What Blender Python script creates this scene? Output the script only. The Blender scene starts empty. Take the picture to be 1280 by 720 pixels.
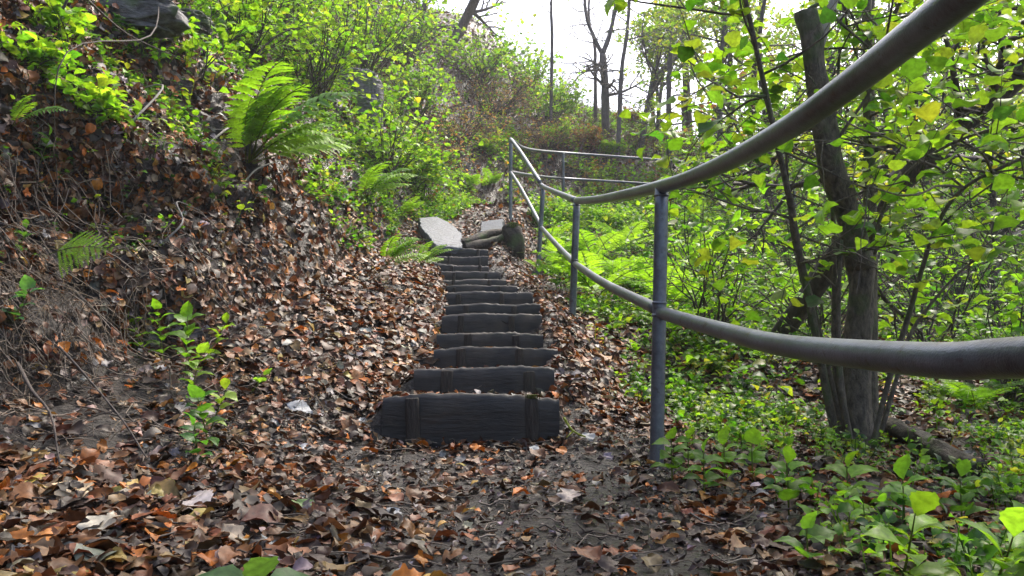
import bpy, math, random
import numpy as np
from math import radians, sin, cos, pi
random.seed(7); rng = np.random.default_rng(11)
HAZE = True
scn = bpy.context.scene; COL = scn.collection

# ------------------------------------------------------------------ camera maths
F = 960.0; W0, H0 = 1280.0, 720.0; PITCH = math.atan(90/960.0)
def ray(px, py):
    u = (px-640)/F; v = (360-py)/F
    return np.array([u, cos(PITCH)-v*sin(PITCH), sin(PITCH)+v*cos(PITCH)])
def at(px, py, Y):
    d = ray(px, py); return d*(Y/d[1])

# ------------------------------------------------------------------ noise
def _h(ix, iy, iz, s):
    n = (ix*374761393 + iy*668265263 + iz*2147483647 + s*974634777) & 0xffffffff
    n = ((n ^ (n >> 13))*1274126177) & 0xffffffff
    n = (n ^ (n >> 16)) & 0xffffffff
    n = (n*2246822519) & 0xffffffff
    return ((n ^ (n >> 15)) & 0xffff)/65535.0
def vnoise(x, y, z=0.0, s=0):
    x = np.asarray(x, float); y = np.asarray(y, float); z = np.asarray(z, float)+0*x
    ix = np.floor(x).astype(np.int64); iy = np.floor(y).astype(np.int64); iz = np.floor(z).astype(np.int64)
    fx = x-ix; fy = y-iy; fz = z-iz
    fx = fx*fx*(3-2*fx); fy = fy*fy*(3-2*fy); fz = fz*fz*(3-2*fz)
    r = 0
    for a in (0, 1):
        for b in (0, 1):
            for c in (0, 1):
                w = (fx if a else 1-fx)*(fy if b else 1-fy)*(fz if c else 1-fz)
                r = r + w*_h(ix+a, iy+b, iz+c, s)
    return r*2-1
def fbm(x, y, z=0.0, s=0, o=4):
    r = 0; a = .5; f = 1.0
    for i in range(o):
        r = r + a*vnoise(np.asarray(x)*f, np.asarray(y)*f, np.asarray(z)*f, s+i*17); a *= .5; f *= 2.03
    return r
def sm(e0, e1, x):
    t = np.clip((x-e0)/(e1-e0), 0, 1); return t*t*(3-2*t)

# ------------------------------------------------------------------ steps (px left, px right, px top y, depth)
STEP_PX = [(478,699,492.5,3.40),(517,693,459,3.85),(542,697,434,4.30),(546,679,415.5,4.72),(553,678,392.5,5.12),
           (557,675.5,380,5.52),(558,666,364.5,5.95),(556,647,356.5,6.35),(553,633,349,6.75),(550,625.5,339,7.15),
           (535,611,330.6,7.55),(546,610,320,7.95),(547,610,310,8.35)]
STEPS = []
for l, r, t, Y in STEP_PX:
    a = at(l, t, Y); b = at(r, t, Y)
    STEPS.append((a[0], b[0], Y, (a[2]+b[2])/2))
# ------------------------------------------------------------------ terrain
PATH = np.array([  # x, y, z, half width
 (0.0,-30,-1.2,.7),(0.0,-3,-.56,.7),(-.1,0,-.50,.65),(-.15,2,-.455,.6),(-.18,3.0,-.405,.5),(-.16,3.5,-.29,.42),(-.15,4.1,-.06,.40),(-.13,4.72,.10,.38),
 (-.14,5.52,.36,.38),(-.25,6.35,.58,.36),(-.38,7.15,.79,.36),(-.52,7.95,1.02,.36),(-.56,8.6,1.26,.38),(-.56,9.3,1.50,.42),
 (-.50,10.2,1.86,.30),(-.42,11.6,2.28,.28),(-.30,13.0,2.62,.35),(.15,14.5,2.85,.5),(1.2,15.6,3.0,.6),(4.,15.9,2.95,.6),(9,16.2,2.8,.6),(40,20,2.0,.6)])
HR_Y = [-30,-3,0,3,4.5,5.8,7,8.9,11,14,15,40]; HR_Z = [-1.5,-.58,-.51,-.375,-.17,.24,.5,.95,1.72,2.72,2.95,3.0]
def H(x, y, raw=False):
    x = np.asarray(x, float); y = np.asarray(y, float)
    best = np.full(x.shape, 1e9); sd = np.zeros(x.shape); zp = np.zeros(x.shape); hw = np.zeros(x.shape)
    for i in range(len(PATH)-1):
        a = PATH[i]; b = PATH[i+1]; dx, dy = b[0]-a[0], b[1]-a[1]; L2 = dx*dx+dy*dy
        t = np.clip(((x-a[0])*dx+(y-a[1])*dy)/L2, 0, 1)
        ex = x-(a[0]+t*dx); ey = y-(a[1]+t*dy); d = np.hypot(ex, ey)
        side = np.sign(dx*(y-a[1])-dy*(x-a[0])); side = np.where(side == 0, 1, side)
        m = d < best
        best = np.where(m, d, best); sd = np.where(m, d*side, sd)
        zp = np.where(m, a[2]+t*(b[2]-a[2]), zp); hw = np.where(m, a[3]+t*(b[3]-a[3]), hw)
    dl = np.maximum(sd-hw, 0); dr = np.maximum(-sd-hw, 0)
    foot = np.interp(y, [-3, 0, 2, 3.2, 4.5, 6.5, 9, 11, 14, 20], [1.6, 1.5, 1.35, 1.05, .8, .65, .22, .3, .3, .3])
    foot = foot + .12*vnoise(y*1.3, y*0, 0, 5)
    gent = np.minimum(dl, foot)
    s1 = np.interp(y, [0, 3, 8, 11, 15], [1.35, 1.35, 1.3, 1.2, 1.0])*(1+.16*sm(1.5, -2, x)*sm(9, 13, y)) - .05*np.clip(x, 0, 8)
    s1 = np.clip(s1, .55, 2)
    bd = np.maximum(dl-foot, 0)
    bank = s1*np.minimum(bd, 2.6) + s1*(.62+.16*sm(1.5, -1.5, x))*np.clip(bd-2.6, 0, 6) + .12*np.clip(bd-8.6, 0, 30)
    bank = bank*sm(-.05, .35, bd)
    up = zp + gent*.26*sm(2.2, 3.4, y) + gent*.12*sm(3.4, 2.2, y) + bank
    hr = np.interp(y, HR_Y, HR_Z) - .09*np.clip(x-.6, 0, 14)*sm(3.5, 8, y) - .03*np.clip(x-.6, 0, 20)
    z = np.where(sd > 0, up, zp*(1-sm(0, .5, dr))+hr*sm(0, .5, dr)-.02*sm(0, .2, dr))
    off = sm(.0, .8, np.maximum(dl, dr))
    z = z + off*(.16*fbm(x*.7, y*.7, 0, 1, 3)+.05*fbm(x*3, y*3, 0, 2, 3)) + .022*fbm(x*5, y*5, 0, 3, 3)
    z = z - .10*np.exp(-((x+.15)/.32)**2)*sm(3.4, 3.1, y)*sm(0, 1.5, y)*.3
    if not raw:
        for i, (xl, xr, Y, zt) in enumerate(STEPS):
            Yn = STEPS[i+1][2] if i+1 < len(STEPS) else Y+.55
            m = sm(xl-.10, xl+.02, x)*sm(xr+.05, xr-.03, x)*((y > Y+.02) & (y <= Yn+.02))
            z = z*(1-m) + m*(zt-.05+.012*fbm(x*9, y*9, 0, 8, 2))
            # soil swept down in front of the riser
            m2 = sm(xl-.06, xl+.02, x)*sm(xr+.06, xr-.02, x)*sm(Y-.75, Y-.3, y)*(y <= Y+.02)
            if i == 0: z = z*(1-m2) + m2*np.minimum(z, -.385)
    return z, sd, dl, dr, bd
def grow(a, b, n, dens):
    t = np.linspace(0, 1, n*8); g = a+(b-a)*t; c = np.cumsum(1/dens(g)); c = (c-c[0])/(c[-1]-c[0])
    return np.interp(np.linspace(0, 1, n), c, g)
gx = grow(-30, 40, 560, lambda v: .02+.035*np.clip(np.abs(v+.4)-1.2, 0, 50))
gy = grow(-12, 70, 640, lambda v: .02+.012*np.clip(v-4.5, 0, 60)+.08*np.clip(.5-v, 0, 50))
XX, YY = np.meshgrid(gx, gy, indexing='xy')
ZZ, SD, DL, DR, BD = H(XX, YY)
def gridnormals(P):
    du = np.gradient(P, axis=1); dv = np.gradient(P, axis=0)
    n = np.cross(du, dv); return n/np.maximum(np.linalg.norm(n, axis=2, keepdims=True), 1e-9)
GP = np.stack([XX, YY, ZZ], 2); GN = gridnormals(GP)
# rough earth bank: ledges, crumbling soil, a hollow under a root mat
amp = sm(.05, .6, BD)*sm(24, 12, YY)
d3 = .22*fbm(XX*1.7, YY*1.7, ZZ*2.6, 21, 3) + .13*fbm(XX*5, YY*5, ZZ*8, 22, 4) + .05*fbm(XX*14, YY*14, ZZ*14, 23, 2)
GP = GP + GN*(amp*d3)[..., None]
HOLLOWS = [(135, 245, .34, .30), (200, 405, .22, .22), (95, 330, .25, .22), (330, 250, .2, .15), (40, 250, .25, .2)]
def hit(px, py, tmax=45):
    d = ray(px, py); t = np.linspace(.6, tmax, 3000); p = d[None]*t[:, None]
    h = H(p[:, 0], p[:, 1], True)[0]; i = np.argmax(p[:, 2] < h)
    return p[i] if p[i, 2] < h[i] else p[-1]
for px, py, rad, dep in HOLLOWS:
    c = hit(px, py); dd = np.linalg.norm((GP-c)*np.array([1, .8, 1.3]), axis=2)
    GP = GP - GN*(dep*np.exp(-(dd/rad)**2))[..., None]
GN = gridnormals(GP)
def locate(x, y):
    """point and normal on the finished ground above plan position x, y"""
    x = np.atleast_1d(np.asarray(x, float)); y = np.atleast_1d(np.asarray(y, float))
    i = np.clip(np.searchsorted(gx, x)-1, 0, len(gx)-2); j = np.clip(np.searchsorted(gy, y)-1, 0, len(gy)-2)
    u = np.clip((x-gx[i])/(gx[i+1]-gx[i]), 0, 1)[:, None]; v = np.clip((y-gy[j])/(gy[j+1]-gy[j]), 0, 1)[:, None]
    f = lambda A: (A[j, i]*(1-u)*(1-v)+A[j, i+1]*u*(1-v)+A[j+1, i]*(1-u)*v+A[j+1, i+1]*u*v)
    n = f(GN); return f(GP), n/np.linalg.norm(n, axis=1, keepdims=True)
def ground(x, y):
    p, n = locate(x, y); return p[0]

# ------------------------------------------------------------------ object helpers
def tag(o, label=None, cat=None, group=None, kind=None):
    if label: o['label'] = label
    if cat: o['category'] = cat
    if group: o['group'] = group
    if kind: o['kind'] = kind
    return o
def empty(name, loc, label, cat, group=None):
    o = bpy.data.objects.new(name, None); COL.objects.link(o); o.location = tuple(float(v) for v in loc); o.empty_display_size = .1
    return tag(o, label, cat, group)
class MB:
    """collects quads; build() links them as one mesh object"""
    def __init__(s): s.v = []; s.f = []; s.c = []; s.n = 0
    def add(s, v, f, c=(1, 1, 1)):
        v = np.asarray(v, float).reshape(-1, 3); f = np.asarray(f, np.int64).reshape(-1, 4)
        c = np.asarray(c, float)
        if c.ndim == 1: c = np.repeat(c[None], len(v), 0)
        s.v.append(v); s.f.append(f+s.n); s.c.append(c[:, :3]); s.n += len(v); return s
    def build(s, name, mat, parent=None, smooth=True, origin=None):
        v = np.concatenate(s.v); f = np.concatenate(s.f); c = np.concatenate(s.c)
        if origin is not None: v = v-np.asarray(origin)[None]
        elif parent is not None: v = v-np.array(parent.location)[None]
        me = bpy.data.meshes.new(name)
        me.vertices.add(len(v)); me.vertices.foreach_set('co', v.astype(np.float32).ravel())
        me.loops.add(len(f)*4); me.loops.foreach_set('vertex_index', f.astype(np.int32).ravel())
        me.polygons.add(len(f)); me.polygons.foreach_set('loop_start', np.arange(len(f), dtype=np.int32)*4)
        if smooth: me.polygons.foreach_set('use_smooth', np.ones(len(f), bool))
        at_ = me.attributes.new('col', 'FLOAT_COLOR', 'POINT')
        at_.data.foreach_set('color', np.concatenate([c, np.ones((len(c), 1))], 1).astype(np.float32).ravel())
        me.update(calc_edges=True); me.validate()
        me.materials.append(mat)
        o = bpy.data.objects.new(name, me); COL.objects.link(o)
        if origin is not None and parent is None: o.location = tuple(float(q) for q in origin)
        if parent is not None: o.parent = parent
        return o
def catmull(P, n):
    P = np.asarray(P, float); Q = np.vstack([2*P[0]-P[1], P, 2*P[-1]-P[-2]]); out = []
    for i in range(len(P)-1):
        a, b, c, d = Q[i], Q[i+1], Q[i+2], Q[i+3]
        for t in np.linspace(0, 1, n, endpoint=False):
            out.append(.5*((2*b)+(-a+c)*t+(2*a-5*b+4*c-d)*t*t+(-a+3*b-3*c+d)*t**3))
    out.append(P[-1]); return np.array(out)
def tube(mb, P, r, k=6, col=(1, 1, 1), rough=0.0, cap=True):
    P = np.asarray(P, float); n = len(P); r = np.broadcast_to(np.asarray(r, float), (n,)).copy()
    if cap:
        P = np.vstack([P[0], P, P[-1]]); r = np.concatenate([[r[0]*.02], r, [r[-1]*.02]]); n += 2
    T = np.gradient(P, axis=0); T /= np.maximum(np.linalg.norm(T, axis=1, keepdims=True), 1e-9)
    avg = P[-1]-P[0]; ref = np.array([0, 0, 1.]) if abs(avg[2]) < .7*np.linalg.norm(avg) else np.array([0, 1., 0])
    A = np.cross(T, ref); A /= np.maximum(np.linalg.norm(A, axis=1, keepdims=True), 1e-9); B = np.cross(T, A)
    th = np.arange(k)/k*2*pi
    rr = r[:, None]*np.ones((1, k))
    if rough: rr = rr*(1+rough*vnoise(np.cos(th)[None]*2+P[:, :1]*9, np.sin(th)[None]*2+P[:, 1:2]*9, P[:, 2:3]*9+0*th[None], 3))
    V = P[:, None]+A[:, None]*(np.cos(th)[None]*rr)[..., None]+B[:, None]*(np.sin(th)[None]*rr)[..., None]
    i = np.arange(n-1)[:, None]*k; j = np.arange(k)[None]; j2 = (j+1) % k
    Fq = np.stack([i+j, i+j2, i+k+j2, i+k+j], 2).reshape(-1, 4)
    mb.add(V.reshape(-1, 3), Fq[:, ::-1], col)
def unit(v): return v/np.maximum(np.linalg.norm(v, axis=-1, keepdims=True), 1e-9)
def frame_n(n, spin):
    n = unit(n); a = np.where(np.abs(n[:, 2:3]) < .9, np.array([[0, 0, 1.]]), np.array([[1., 0, 0]]))
    x = unit(np.cross(a, n)); y = np.cross(n, x); c = np.cos(spin)[:, None]; s = np.sin(spin)[:, None]
    X = x*c+y*s; Y = -x*s+y*c; return np.stack([X, Y, n], 2)
def frame_d(d, up):
    y = unit(d); x = unit(np.cross(y, up)+1e-6); z = np.cross(x, y); return np.stack([x, y, z], 2)
def leaf_t(n, kind='oval', fold=.15, cl=.2, cs=.1, seed=0, across=1, centre=False):
    """leaf along +Y, unit length"""
    r = np.random.default_rng(seed); t = np.linspace(0, 1, n+1)
    w = {'oval': .30*np.sin(pi*np.clip(t, .0, 1)**.85), 'round': .44*np.sin(pi*t**.72)**.8, 'lance': .17*np.sin(pi*t**.7),
         'oak': .29*np.sin(pi*t**1.25)**.8*(1+.34*np.cos(t*2*pi*3.6+2.2)), 'heart': .46*np.sin(pi*np.clip(t*.93+.07, 0, 1)**.6)}[kind]
    w = np.maximum(np.abs(w), .012); w[-1] = .008
    if kind in ('round', 'heart', 'oval') and n > 5: w[1:-1] *= 1+.07*(-1)**np.arange(n-1)
    s = np.linspace(-1, 1, 2*across+1); S, T = np.meshgrid(s, t); Wd = w[:, None]
    X = S*Wd; Y = T + (0 if kind != 'heart' else -.1*np.abs(S)*(1-T)*.6)
    Z = -fold*np.abs(S)*Wd*-1 + cl*(T-.5)**2*(-1.) + cs*np.sin(T*5+r.uniform(0, 6))*S*.5 + .05*r.normal()*T
    Z = Z + cs*.35*np.sin(T*9+S*3+r.uniform(0, 6))
    V = np.stack([X, Y, Z], 2).reshape(-1, 3); V[:, 2] -= V[0, 2] if not centre else V[:, 2].mean()
    if centre: V[:, 1] -= .5
    m = len(s); i = np.arange(n)[:, None]*m; j = np.arange(m-1)[None]
    Fq = np.stack([i+j, i+j+1, i+m+j+1, i+m+j], 2).reshape(-1, 4); return V, Fq
def scatter(mb, tpl, pos, R, scale, col, sx=None):
    V, Fq = tpl; N = len(pos)
    if N == 0: return
    S = V[None]*scale[:, None, None]
    if sx is not None: S = S*np.stack([sx, np.ones(N), np.ones(N)], 1)[:, None]
    P = np.einsum('nij,nvj->nvi', R, S)+pos[:, None]
    f = Fq[None]+(np.arange(N)*len(V))[:, None, None]
    mb.add(P.reshape(-1, 3), f.reshape(-1, 4), np.repeat(col, len(V), 0))
def multi(mb, tpls, pos, R, scale, col, sx=None):
    k = rng.integers(0, len(tpls), len(pos))
    for i, t in enumerate(tpls):
        m = k == i; scatter(mb, t, pos[m], R[m], scale[m], col[m], None if sx is None else sx[m])

# ------------------------------------------------------------------ materials
def mat(name):
    m = bpy.data.materials.new(name); m.use_nodes = True; nt = m.node_tree
    return m, nt, nt.nodes, nt.links, nt.nodes['Principled BSDF']
def N(ns, t, **k):
    n = ns.new(t)
    for a, b in k.items():
        if a in n.inputs.keys(): n.inputs[a].default_value = b
        else: setattr(n, a, b)
    return n
def leafmat(name, rough=.45, trans=.4, spec=.5, tint=(1.45, 1.45, .40), spots=.3):
    m, nt, ns, L, b = mat(name)
    a = N(ns, 'ShaderNodeAttribute', attribute_name='col')
    tc = N(ns, 'ShaderNodeTexCoord'); no = N(ns, 'ShaderNodeTexNoise', Scale=60.0, Detail=3.0)
    L.new(tc.outputs['Object'], no.inputs['Vector'])
    mr = N(ns, 'ShaderNodeMapRange'); mr.inputs[1].default_value = .3; mr.inputs[2].default_value = .7
    mr.inputs[3].default_value = 1-spots; mr.inputs[4].default_value = 1+spots
    L.new(no.outputs['Fac'], mr.inputs[0])
    vm = N(ns, 'ShaderNodeVectorMath', operation='SCALE'); L.new(a.outputs['Color'], vm.inputs[0]); L.new(mr.outputs[0], vm.inputs['Scale'])
    L.new(vm.outputs[0], b.inputs['Base Color']); b.inputs['Roughness'].default_value = rough; b.inputs['Specular IOR Level'].default_value = spec
    if trans:
        t = N(ns, 'ShaderNodeBsdfTranslucent'); v2 = N(ns, 'ShaderNodeVectorMath', operation='MULTIPLY'); v2.inputs[1].default_value = tint
        L.new(vm.outputs[0], v2.inputs[0]); L.new(v2.outputs[0], t.inputs['Color'])
        mx = N(ns, 'ShaderNodeMixShader', Fac=trans); L.new(b.outputs[0], mx.inputs[1]); L.new(t.outputs[0], mx.inputs[2])
        L.new(mx.outputs[0], ns['Material Output'].inputs['Surface'])
    return m
M_litter = leafmat('fallen leaf', .50, .12, .32, (1.3, .9, .6), .35)
M_green = leafmat('green leaf', .42, .56, .4)
M_fern = leafmat('fern leaf', .5, .52, .3)
M_dry = leafmat('dry stalk', .7, 0, .3, spots=.3)
def barkmat(name, c1, c2, scale=30, stretch=(1, 1, .25), bump=.6, rough=.8, moss=0):
    m, nt, ns, L, b = mat(name)
    tc = N(ns, 'ShaderNodeTexCoord'); mp = N(ns, 'ShaderNodeMapping'); mp.inputs['Scale'].default_value = stretch
    L.new(tc.outputs['Object'], mp.inputs['Vector'])
    n1 = N(ns, 'ShaderNodeTexNoise', Scale=float(scale), Detail=6.0, Roughness=.65); L.new(mp.outputs[0], n1.inputs['Vector'])
    n2 = N(ns, 'ShaderNodeTexNoise', Scale=5.0, Detail=3.0); L.new(tc.outputs['Object'], n2.inputs['Vector'])
    cr = N(ns, 'ShaderNodeValToRGB'); cr.color_ramp.elements[0].position = .3; cr.color_ramp.elements[1].position = .72
    cr.color_ramp.elements[0].color = (*c1, 1); cr.color_ramp.elements[1].color = (*c2, 1); L.new(n1.outputs['Fac'], cr.inputs[0])
    out = cr.outputs[0]
    if moss:
        mr = N(ns, 'ShaderNodeMapRange'); mr.inputs[1].default_value = .62-.2*moss; mr.inputs[2].default_value = .68; mr.inputs[4].default_value = .8
        L.new(n2.outputs['Fac'], mr.inputs[0]); mx = N(ns, 'ShaderNodeMixRGB'); mx.inputs[2].default_value = (.06, .10, .025, 1)
        L.new(mr.outputs[0], mx.inputs[0]); L.new(out, mx.inputs[1]); out = mx.outputs[0]
    L.new(out, b.inputs['Base Color']); b.inputs['Roughness'].default_value = rough
    bp = N(ns, 'ShaderNodeBump', Strength=bump, Distance=.02); L.new(n1.outputs['Fac'], bp.inputs['Height']); L.new(bp.outputs[0], b.inputs['Normal'])
    return m
M_bark = barkmat('hazel bark', (.035, .028, .022), (.19, .155, .12), 45, (1, 1, .45), 1.0, .85, .3)
M_darkbark = barkmat('dark wet bark', (.02, .015, .013), (.09, .07, .06), 30)
M_midbark = barkmat('grey brown bark', (.05, .04, .04), (.16, .135, .13), 30)
M_palebark = barkmat('pale grey bark', (.12, .11, .10), (.34, .32, .29), 30)
M_wood = barkmat('weathered step timber', (.007, .006, .006), (.036, .030, .026), 22, (.3, 1, 1.8), .3, .5, 0)
M_stake = barkmat('step stake timber', (.016, .013, .011), (.085, .065, .05), 30, (2.5, 1, .3), .8, .7)
M_log = barkmat('rotten log', (.010, .008, .007), (.07, .055, .04), 25, (1, 1, 1), .9, .8, .5)
M_slate = barkmat('slate', (.035, .043, .055), (.115, .135, .165), 12, (1, 2, 3), 1.0, .6)
M_rock = barkmat('dark bank rock', (.018, .018, .019), (.17, .17, .17), 22, (1, 1, 3.0), .9, .6, .25)
for m_ in (M_wood, M_stake):
    nt = m_.node_tree; ns = nt.nodes; L = nt.links; b = ns['Principled BSDF']; src = b.inputs['Base Color'].links[0].from_socket
    oi = N(ns, 'ShaderNodeObjectInfo'); tc = N(ns, 'ShaderNodeTexCoord'); n2 = N(ns, 'ShaderNodeTexNoise', Scale=6.0, Detail=5.0); L.new(tc.outputs['Object'], n2.inputs['Vector'])
    ad = N(ns, 'ShaderNodeVectorMath', operation='ADD'); L.new(tc.outputs['Object'], ad.inputs[0]); L.new(oi.outputs['Random'], ad.inputs[1]); L.new(ad.outputs[0], n2.inputs['Vector'])
    mr = N(ns, 'ShaderNodeMapRange'); mr.inputs[1].default_value = .5; mr.inputs[2].default_value = .7; mr.inputs[4].default_value = .75; L.new(n2.outputs['Fac'], mr.inputs[0])
    mx = N(ns, 'ShaderNodeMixRGB'); mx.inputs[2].default_value = (.055, .042, .030, 1); L.new(mr.outputs[0], mx.inputs[0]); L.new(src, mx.inputs[1])
    m2 = N(ns, 'ShaderNodeMapRange'); m2.inputs[3].default_value = .35; m2.inputs[4].default_value = .95; L.new(oi.outputs['Random'], m2.inputs[0])
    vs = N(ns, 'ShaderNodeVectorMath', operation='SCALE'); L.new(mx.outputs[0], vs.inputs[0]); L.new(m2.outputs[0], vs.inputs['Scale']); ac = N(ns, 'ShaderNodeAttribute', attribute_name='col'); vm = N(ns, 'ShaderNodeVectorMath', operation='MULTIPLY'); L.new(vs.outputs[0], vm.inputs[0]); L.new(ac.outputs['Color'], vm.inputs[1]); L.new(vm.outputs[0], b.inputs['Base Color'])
def steel():
    m, nt, ns, L, b = mat('galvanised steel pipe')
    tc = N(ns, 'ShaderNodeTexCoord'); n1 = N(ns, 'ShaderNodeTexNoise', Scale=35.0, Detail=6.0, Roughness=.7); n2 = N(ns, 'ShaderNodeTexNoise', Scale=4.0, Detail=3.0)
    L.new(tc.outputs['Object'], n1.inputs['Vector']); L.new(tc.outputs['Object'], n2.inputs['Vector'])
    cr = N(ns, 'ShaderNodeValToRGB'); cr.color_ramp.elements[0].position = .3; cr.color_ramp.elements[1].position = .7
    cr.color_ramp.elements[0].color = (.045, .047, .052, 1); cr.color_ramp.elements[1].color = (.20, .225, .265, 1)
    ad = N(ns, 'ShaderNodeMath', operation='MULTIPLY_ADD'); ad.inputs[1].default_value = .5
    mu = N(ns, 'ShaderNodeMath', operation='MULTIPLY'); mu.inputs[1].default_value = .5
    L.new(n2.outputs['Fac'], mu.inputs[0]); L.new(n1.outputs['Fac'], ad.inputs[0]); L.new(mu.outputs[0], ad.inputs[2]); L.new(ad.outputs[0], cr.inputs[0])
    n5 = N(ns, 'ShaderNodeTexNoise', Scale=22.0, Detail=8.0, Roughness=.75); L.new(tc.outputs['Object'], n5.inputs['Vector']); mr5 = N(ns, 'ShaderNodeMapRange'); mr5.inputs[1].default_value = .57; mr5.inputs[2].default_value = .66; mr5.inputs[4].default_value = .85
    L.new(n5.outputs['Fac'], mr5.inputs[0]); mx5 = N(ns, 'ShaderNodeMixRGB'); mx5.inputs[2].default_value = (.055, .035, .024, 1); L.new(mr5.outputs[0], mx5.inputs[0]); L.new(cr.outputs[0], mx5.inputs[1])
    L.new(mx5.outputs[0], b.inputs['Base Color']); b.inputs['Metallic'].default_value = .35
    rr = N(ns, 'ShaderNodeMapRange'); rr.inputs[3].default_value = .22; rr.inputs[4].default_value = .45; L.new(n1.outputs['Fac'], rr.inputs[0]); L.new(rr.outputs[0], b.inputs['Roughness'])
    n3 = N(ns, 'ShaderNodeTexNoise', Scale=300.0, Detail=3.0); L.new(tc.outputs['Object'], n3.inputs['Vector'])
    bp = N(ns, 'ShaderNodeBump', Strength=.25, Distance=.003); L.new(n3.outputs['Fac'], bp.inputs['Height']); L.new(bp.outputs[0], b.inputs['Normal'])
    return m
M_steel = steel()
def soil():
    m, nt, ns, L, b = mat('damp soil')
    tc = N(ns, 'ShaderNodeTexCoord')
    n1 = N(ns, 'ShaderNodeTexNoise', Scale=9.0, Detail=8.0, Roughness=.7); n2 = N(ns, 'ShaderNodeTexNoise', Scale=1.2, Detail=4.0)
    vo = N(ns, 'ShaderNodeTexVoronoi', Scale=45.0)
    for n in (n1, n2, vo): L.new(tc.outputs['Object'], n.inputs['Vector'])
    cr = N(ns, 'ShaderNodeValToRGB'); e = cr.color_ramp.elements; e[0].position = .32; e[1].position = .75
    e[0].color = (.009, .007, .006, 1); e[1].color = (.045, .034, .027, 1); L.new(n1.outputs['Fac'], cr.inputs[0])
    mx = N(ns, 'ShaderNodeMixRGB', blend_type='MULTIPLY'); mx.inputs[0].default_value = .6
    L.new(cr.outputs[0], mx.inputs[1]); L.new(n2.outputs['Color'], mx.inputs[2]); L.new(cr.outputs[0], b.inputs['Base Color'])
    rr = N(ns, 'ShaderNodeMapRange'); rr.inputs[1].default_value = .35; rr.inputs[2].default_value = .65; rr.inputs[3].default_value = .16; rr.inputs[4].default_value = .6
    L.new(n2.outputs['Fac'], rr.inputs[0]); L.new(rr.outputs[0], b.inputs['Roughness'])
    b1 = N(ns, 'ShaderNodeBump', Strength=1.0, Distance=.05); L.new(n1.outputs['Fac'], b1.inputs['Height'])
    b2 = N(ns, 'ShaderNodeBump', Strength=.5, Distance=.012); L.new(vo.outputs['Distance'], b2.inputs['Height']); L.new(b1.outputs[0], b2.inputs['Normal'])
    L.new(b2.outputs[0], b.inputs['Normal']); return m
M_soil = soil()

# ------------------------------------------------------------------ ground sheet
gm = MB(); ny, nx = XX.shape
i = np.arange(ny-1)[:, None]*nx; j = np.arange(nx-1)[None]
gm.add(GP.reshape(-1, 3), np.stack([i+j, i+j+1, i+nx+j+1, i+nx+j], 2).reshape(-1, 4))
tag(gm.build('ground', M_soil), 'dark damp woodland soil of path and banks', None, None, 'structure')

# ------------------------------------------------------------------ handrail
SEP = .48
posts = [ (827, 233, 826, 391, 821, 565, 3.0), (721, 251, 719, 330, 715, 410, 5.83), (679, 233, 677, 284, 672, 347, 8.86), (638.5, 174, 638, 215, 638, 272, 10.97)]
rail = empty('handrail', at(821, 565, 3.0), 'long grey tubular steel handrail with two bars beside the woodland steps', 'handrail')
RT, RM, RP = .0265, .0245, .027
top_pts = [at(827, 233, 3.0)]
def post(top, bot, r):
    m = MB(); d = top-bot; P = [bot-d*.25+d*1.25*t for t in np.linspace(0, 1, 14)]
    tube(m, P, r, 20, (1, 1, 1)); u_ = unit(top-bot)
    for c in (top-u_*(RT+.002), top-u_*(SEP-RM), top-u_*(SEP+RM)):   # lumpy weld beads at the joints
        tube(m, [c-u_*.006, c-u_*.002, c+u_*.002, c+u_*.006], [r*1.0, r*1.10, r*1.12, r*1.0], 20, rough=.12)
    m.build('post', M_steel, rail)
P1t, P2t, P3t, P4t = [at(p[0], p[1], p[6]) for p in posts]
P1m, P2m, P3m, P4m = [at(p[2], p[3], p[6]) for p in posts]
P1b, P2b, P3b, P4b = [at(p[4], p[5], p[6]) for p in posts]
for t, b in ((P1t, P1b), (P2t, P2b), (P3t, P3b), (P4t, P4b)): post(t-np.array([0, 0, .01]), b, RP)
near_top = [at(975, 166, 1.72), at(1150, 37, 1.10)]
near_mid = [at(895, 411, 2.3), at(975, 431, 1.72), at(1150, 449, 1.10), at(1278, 447, .90)]
endt = np.array([.60, -1.6, .42]); endm = endt-np.array([0, 0, SEP])
m = MB(); tp = catmull([P2t, P2t*.55+P1t*.45+np.array([0, 0, -.015]), P1t, at(890, 211, 2.32), near_top[0], at(1060, 107, 1.37), near_top[1], at(1215, -14, .965), np.array([.60, .5, .475]), np.array([.6, -.2, .455]), endt], 14)
tube(m, tp, RT, 24); m.build('top_rail', M_steel, rail)
m = MB(); tube(m, catmull([P4t, P4t*.65+P3t*.35+np.array([.0, 0, .02]), P3t*.85+P4t*.15, P3t, P2t], 14), RT*.98, 20); m.build('top_rail', M_steel, rail)
m = MB(); tube(m, catmull([P1m+np.array([.0, -.02, -.002]), *near_mid, np.array([.60, .4, .01]), endm], 14), RM*1.02, 24); m.build('mid_rail', M_steel, rail)
m = MB(); tube(m, catmull([P2m, (P1m+P2m)/2+np.array([0, 0, -.015]), P1m+np.array([-.004, .02, .012])], 14), RM, 20); m.build('mid_rail', M_steel, rail)
m = MB(); tube(m, catmull([P4m, P4m*.6+P3m*.4+np.array([0, 0, .03]), P3m+np.array([0, .02, .01])], 14), RM, 16); m.build('mid_rail', M_steel, rail)
m = MB(); tube(m, catmull([P3m+np.array([0, -.02, -.012]), (P3m+P2m)/2+np.array([0, 0, -.01]), P2m], 14), RM, 16); m.build('mid_rail', M_steel, rail)
post(np.array([.6, -.3, .45]), np.array([.61, -.3, -.52]), RP)
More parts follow.
